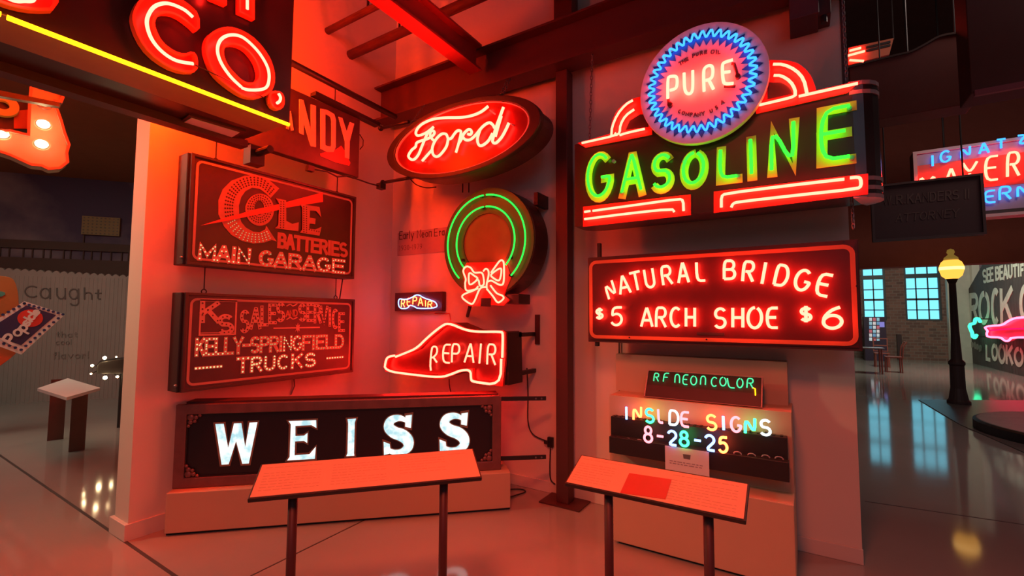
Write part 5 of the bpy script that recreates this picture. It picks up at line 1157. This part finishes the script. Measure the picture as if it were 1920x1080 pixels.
neon(P, KI, [('V', 850, 660, 850, 560, 100), ('E', 1018, 628, 1015, 530, 92), ('R', 1145, 602, 1142, 495, 100), ('N', 1295, 575, 1292, 468, 95)], .05, .014, NEON_BLUE, t)
for xx in (x0+.4, x1-.4): MB().tube([(xx, 9.62, zt), (xx, 9.62, 6.99)], .012, 6).build('hanger_rod', black_m, t)
# dark hanging shingle
P = PB(7.0); a_ = P.at(*KI(10, 560)); b_ = P.at(*KI(975, 885)); sx0, sx1, z1_, z0_ = .745, 1.73, 3.21, P.at(*KI(40, 960))[1]
t = thing('hanging_sign', 'dark shingle with faint old-fashioned lettering hanging before the far neon sign', 'sign', ((sx0+sx1)/2, 7.0, z0_))
sh_m = mat('dark_shingle_paint', (.06, .022, .022), .6); MB().box(sx0, 7.0, z0_, sx1, 7.08, z1_).build('board', sh_m, t, .005)
MB().frame(P, sx0, z0_, sx1, z1_, .025, 0, .02).build('frame_trim', mat('brown_trim', (.08, .04, .035), .5), t)
fa = mat('faded_gilt', (.11, .06, .05), .6)
painted(P, KI, word('W.R.KANDERS II', (110, 650), (850, 590), (110, 580), (850, 515), .75), .012, 0, .003, fa, t, name='lettering_row', each=False)
painted(P, KI, word('ATTORNEY', (215, 790), (760, 745), (225, 730), (765, 680), .75), .010, 0, .003, fa, t, name='lettering_row', each=False)
for xx in (sx0+.15, sx1-.15): MB().tube([(xx, 7.04, z1_), (xx, 7.04, 6.99)], .008, 6).build('hanger_rod', black_m, t)
# dark arched sign cabinet, upper right, with a ledge
KR = crop(1580, 0, 4.909); P = PB(6.2)
ar = trace(P, KR, [(60, 620), (450, 520), (620, 480), (760, 410), (900, 335), (1100, 300), (1180, 290), (1185, 900), (700, 1500), (60, 1500)])
zb_ = P.at(*KR(900, 1000))[1]
ar = [p_ for p_ in ar[:7]]+[(ar[6][0], zb_), (ar[0][0], zb_)]
t = thing('hanging_sign', 'large unlit dark sign with curved top edge hanging above the passage', 'sign', tuple(P.w(*ar[8])))
MB().prism(P, ar, -.3, 0).build('cabinet', mat('dark_brown_sign', (.20, .05, .04), .6), t, .006)
MB().ribbon(P, spline(ar[:7], False, 4), .02, -.02, .015).build('edge_trim', mat('brown_edge', (.10, .06, .05), .5), t)
for k in (2, 5): MB().tube([P.w(*ar[k], -.15), V((P.w(*ar[k]).x, 6.35, 6.99))], .012, 6).build('hanger_rod', black_m, t)
P = PB(5.6); q = trace(P, KR, [(1185, 900), (1185, 160), (1720, 20), (1720, 740)])
zl = P.at(*KR(1250, 850))[1]
t = thing('hanging_sign', 'dark boxy sign cabinet with a rose lower edge high over the passage', 'sign', (q[0][0], 5.6, zl))
MB().box(q[0][0], 5.6, zl, q[0][0]+2.0, 5.95, zl+1.15).build('cabinet', mat('near_black_cabinet', (.14, .035, .032), .6), t, .006)
MB().box(q[0][0]+.02, 5.58, zl-.03, q[0][0]+2.0, 5.62, zl+.02).build('lower_edge_trim', mat('rose_trim', (.40, .10, .14), .5), t)
MB().tube([(q[0][0]+.5, 5.8, zl+1.1), (q[0][0]+.5, 5.8, 6.99)], .014, 6).build('hanger_rod', black_m, t)
P = PB(7.6); q = trace(P, KR, [(50, 440), (470, 350), (430, 500), (50, 600)])
t = thing('striped_sign', 'distant orange and red striped neon sign glimpsed beside the hanging chain', 'sign', tuple(P.w(*q[3])))
MB().prism(P, q, -.08, 0).build('sign_board', mat('orange_board', (.45, .12, .06), .5), t)
for st in ([(62, 468), (170, 440)], [(50, 512), (205, 470)], [(62, 553), (195, 562)]): MB().tube2(P, trace(P, KR, st, .03), .03, .016, 8).build('neon_tube', NEON_CORAL, t, smooth=True)
bb = MB()
for y0_ in (440, 470): bb.ribbon(P, trace(P, KR, [(215, y0_), (440, y0_-55)], .004), .03, 0, .01)
bb.build('dark_stripes', black_m, t); MB().tube([P.w(*q[1], -.04), V((P.w(*q[1]).x, 7.64, 6.99))], .01, 6).build('hanger_rod', black_m, t)
P = PB(8.0); q = trace(P, KR, [(1110, 300), (1172, 180), (1178, 305)])
t = thing('pennant', 'small lit orange triangle above the curved dark sign', 'pennant', tuple(P.w(*q[0])))
MB().prism(P, q, -.06, 0).build('pennant_panel', mat('glowing_orange_pennant', (.8, .14, .05), .5, emit=(1, .12, .03), es=.35), t); MB().tube([P.w(*q[1], -.03), V((P.w(*q[1]).x, 8.03, 6.99))], .01, 6).build('hanger_rod', black_m, t)  # orange light put into the pennant as emission
o_ = ibeam((-.2, 9.0, 5.0), (9.0, 9.0, 5.0), .2, .42).build('steel_beam', mat('plum_steel', (.16, .06, .07), .5)); tag(o_, 'dark plum roof beam crossing above the passage', 'beam')
# cafe furniture and machine below the far windows
P = PB(20.2); KT = crop(1590, 490, 5.144)
wood = mat('red_brown_wood', (.22, .07, .05), .5)
def chair(x, y, label, face):
    t = thing('cafe_chair', label, 'chair', (x, y, 0), 'cafe chairs below the far windows')
    MB().box(x-.2, y-.2, .44, x+.2, y+.2, .47).build('seat', wood, t)
    for sx in (-1, 1):
        for sy in (-1, 1): MB().tube([(x+sx*.18, y+sy*.18, 0), (x+sx*.17, y+sy*.17, .45)], .018, 6).build('leg', wood, t)
    bx = x+face*.19
    if face:
        b_ = MB(); b_.tube(spline([(bx, y-.19, .45), (bx+face*.03, y-.19, .75), (bx+face*.12, y-.17, .92)], False, 4), .018, 6); b_.tube(spline([(bx, y+.19, .45), (bx+face*.03, y+.19, .75), (bx+face*.12, y+.17, .92)], False, 4), .018, 6); b_.tube([(bx+face*.11, y-.18, .9), (bx+face*.11, y+.18, .9)], .02, 6)
    else:
        b_ = MB(); b_.frame(PB(y+.2), x-.2, .5, x+.2, .95, .03, -.015, .015); b_.box(x-.2, y+.185, .68, x+.2, y+.215, .72)
    b_.build('backrest', wood, t)
c1 = PF(0).at(1680, 698); chair(c1[0]-.05, c1[1], 'curved-back wooden chair at the outer end of the far cafe table', 1)
c2 = PF(0).at(1654, 688); chair(c2[0], c2[1], 'square-back wooden chair behind the far cafe table', 0)
c3 = PF(0).at(1650, 700); t = thing('cafe_table', 'small wooden cafe table below the far window', 'table', (c3[0]-.25, c3[1], 0))
MB().box(c3[0]-.75, c3[1]-.3, .72, c3[0]+.1, c3[1]+.3, .75).build('tabletop', mat('pale_tabletop', (.35, .28, .26), .25), t)
for sx in (-.68, .03):
    for sy in (-.24, .24): MB().tube([(c3[0]+sx, c3[1]+sy, 0), (c3[0]+sx, c3[1]+sy, .73)], .02, 6).build('leg', wood, t)
P = PB(22.4); a_ = P.at(*KT(165, 860)); b_ = P.at(*KT(362, 535))
t = thing('poster_kiosk', 'dark kiosk covered with small bright pictures below the narrower far window', 'kiosk', (a_[0], 22.4, 0))
MB().box(a_[0], 22.4, 0, b_[0], 22.9, b_[1]).build('kiosk_body', mat('dark_blue_kiosk', (.03, .025, .05), .4), t)
cols = [(.6, .75, .85), (.55, .15, .2), (.3, .6, .75), (.7, .7, .75), (.15, .35, .6)]
pm_ = [mat('glowing_picture_print', c_, .5, emit=c_, es=.35) for c_ in cols]  # prints brightened by emission in their own colours
for i in range(6):
    for j in range(3):
        q0_, q1_ = P.at(*KT(205+36*j, 575+38*i)), P.at(*KT(205+36*j+26, 545+38*i)); MB().rect(P, q0_[0], q0_[1], q1_[0], q1_[1], 0, .01).build('picture', pm_[(i*2+j) % 5], t)
q0_, q1_ = P.at(*KT(305, 635)), P.at(*KT(350, 585)); MB().rect(P, q0_[0], q0_[1], q1_[0], q1_[1], 0, .01).build('picture', mat('violet_screen', (.2, .2, .6), .5, emit=(.25, .25, .8), es=.5), t)
a_ = PB(23.55).at(*KT(495, 860)); b_ = PB(23.55).at(*KT(495, 705)); o_ = MB().box(a_[0]-.07, 23.4, 0, a_[0]+.07, 23.58, b_[1]).build('narrow_post', black_m); tag(o_, 'narrow dark post against the brick wall between the far windows', 'post')
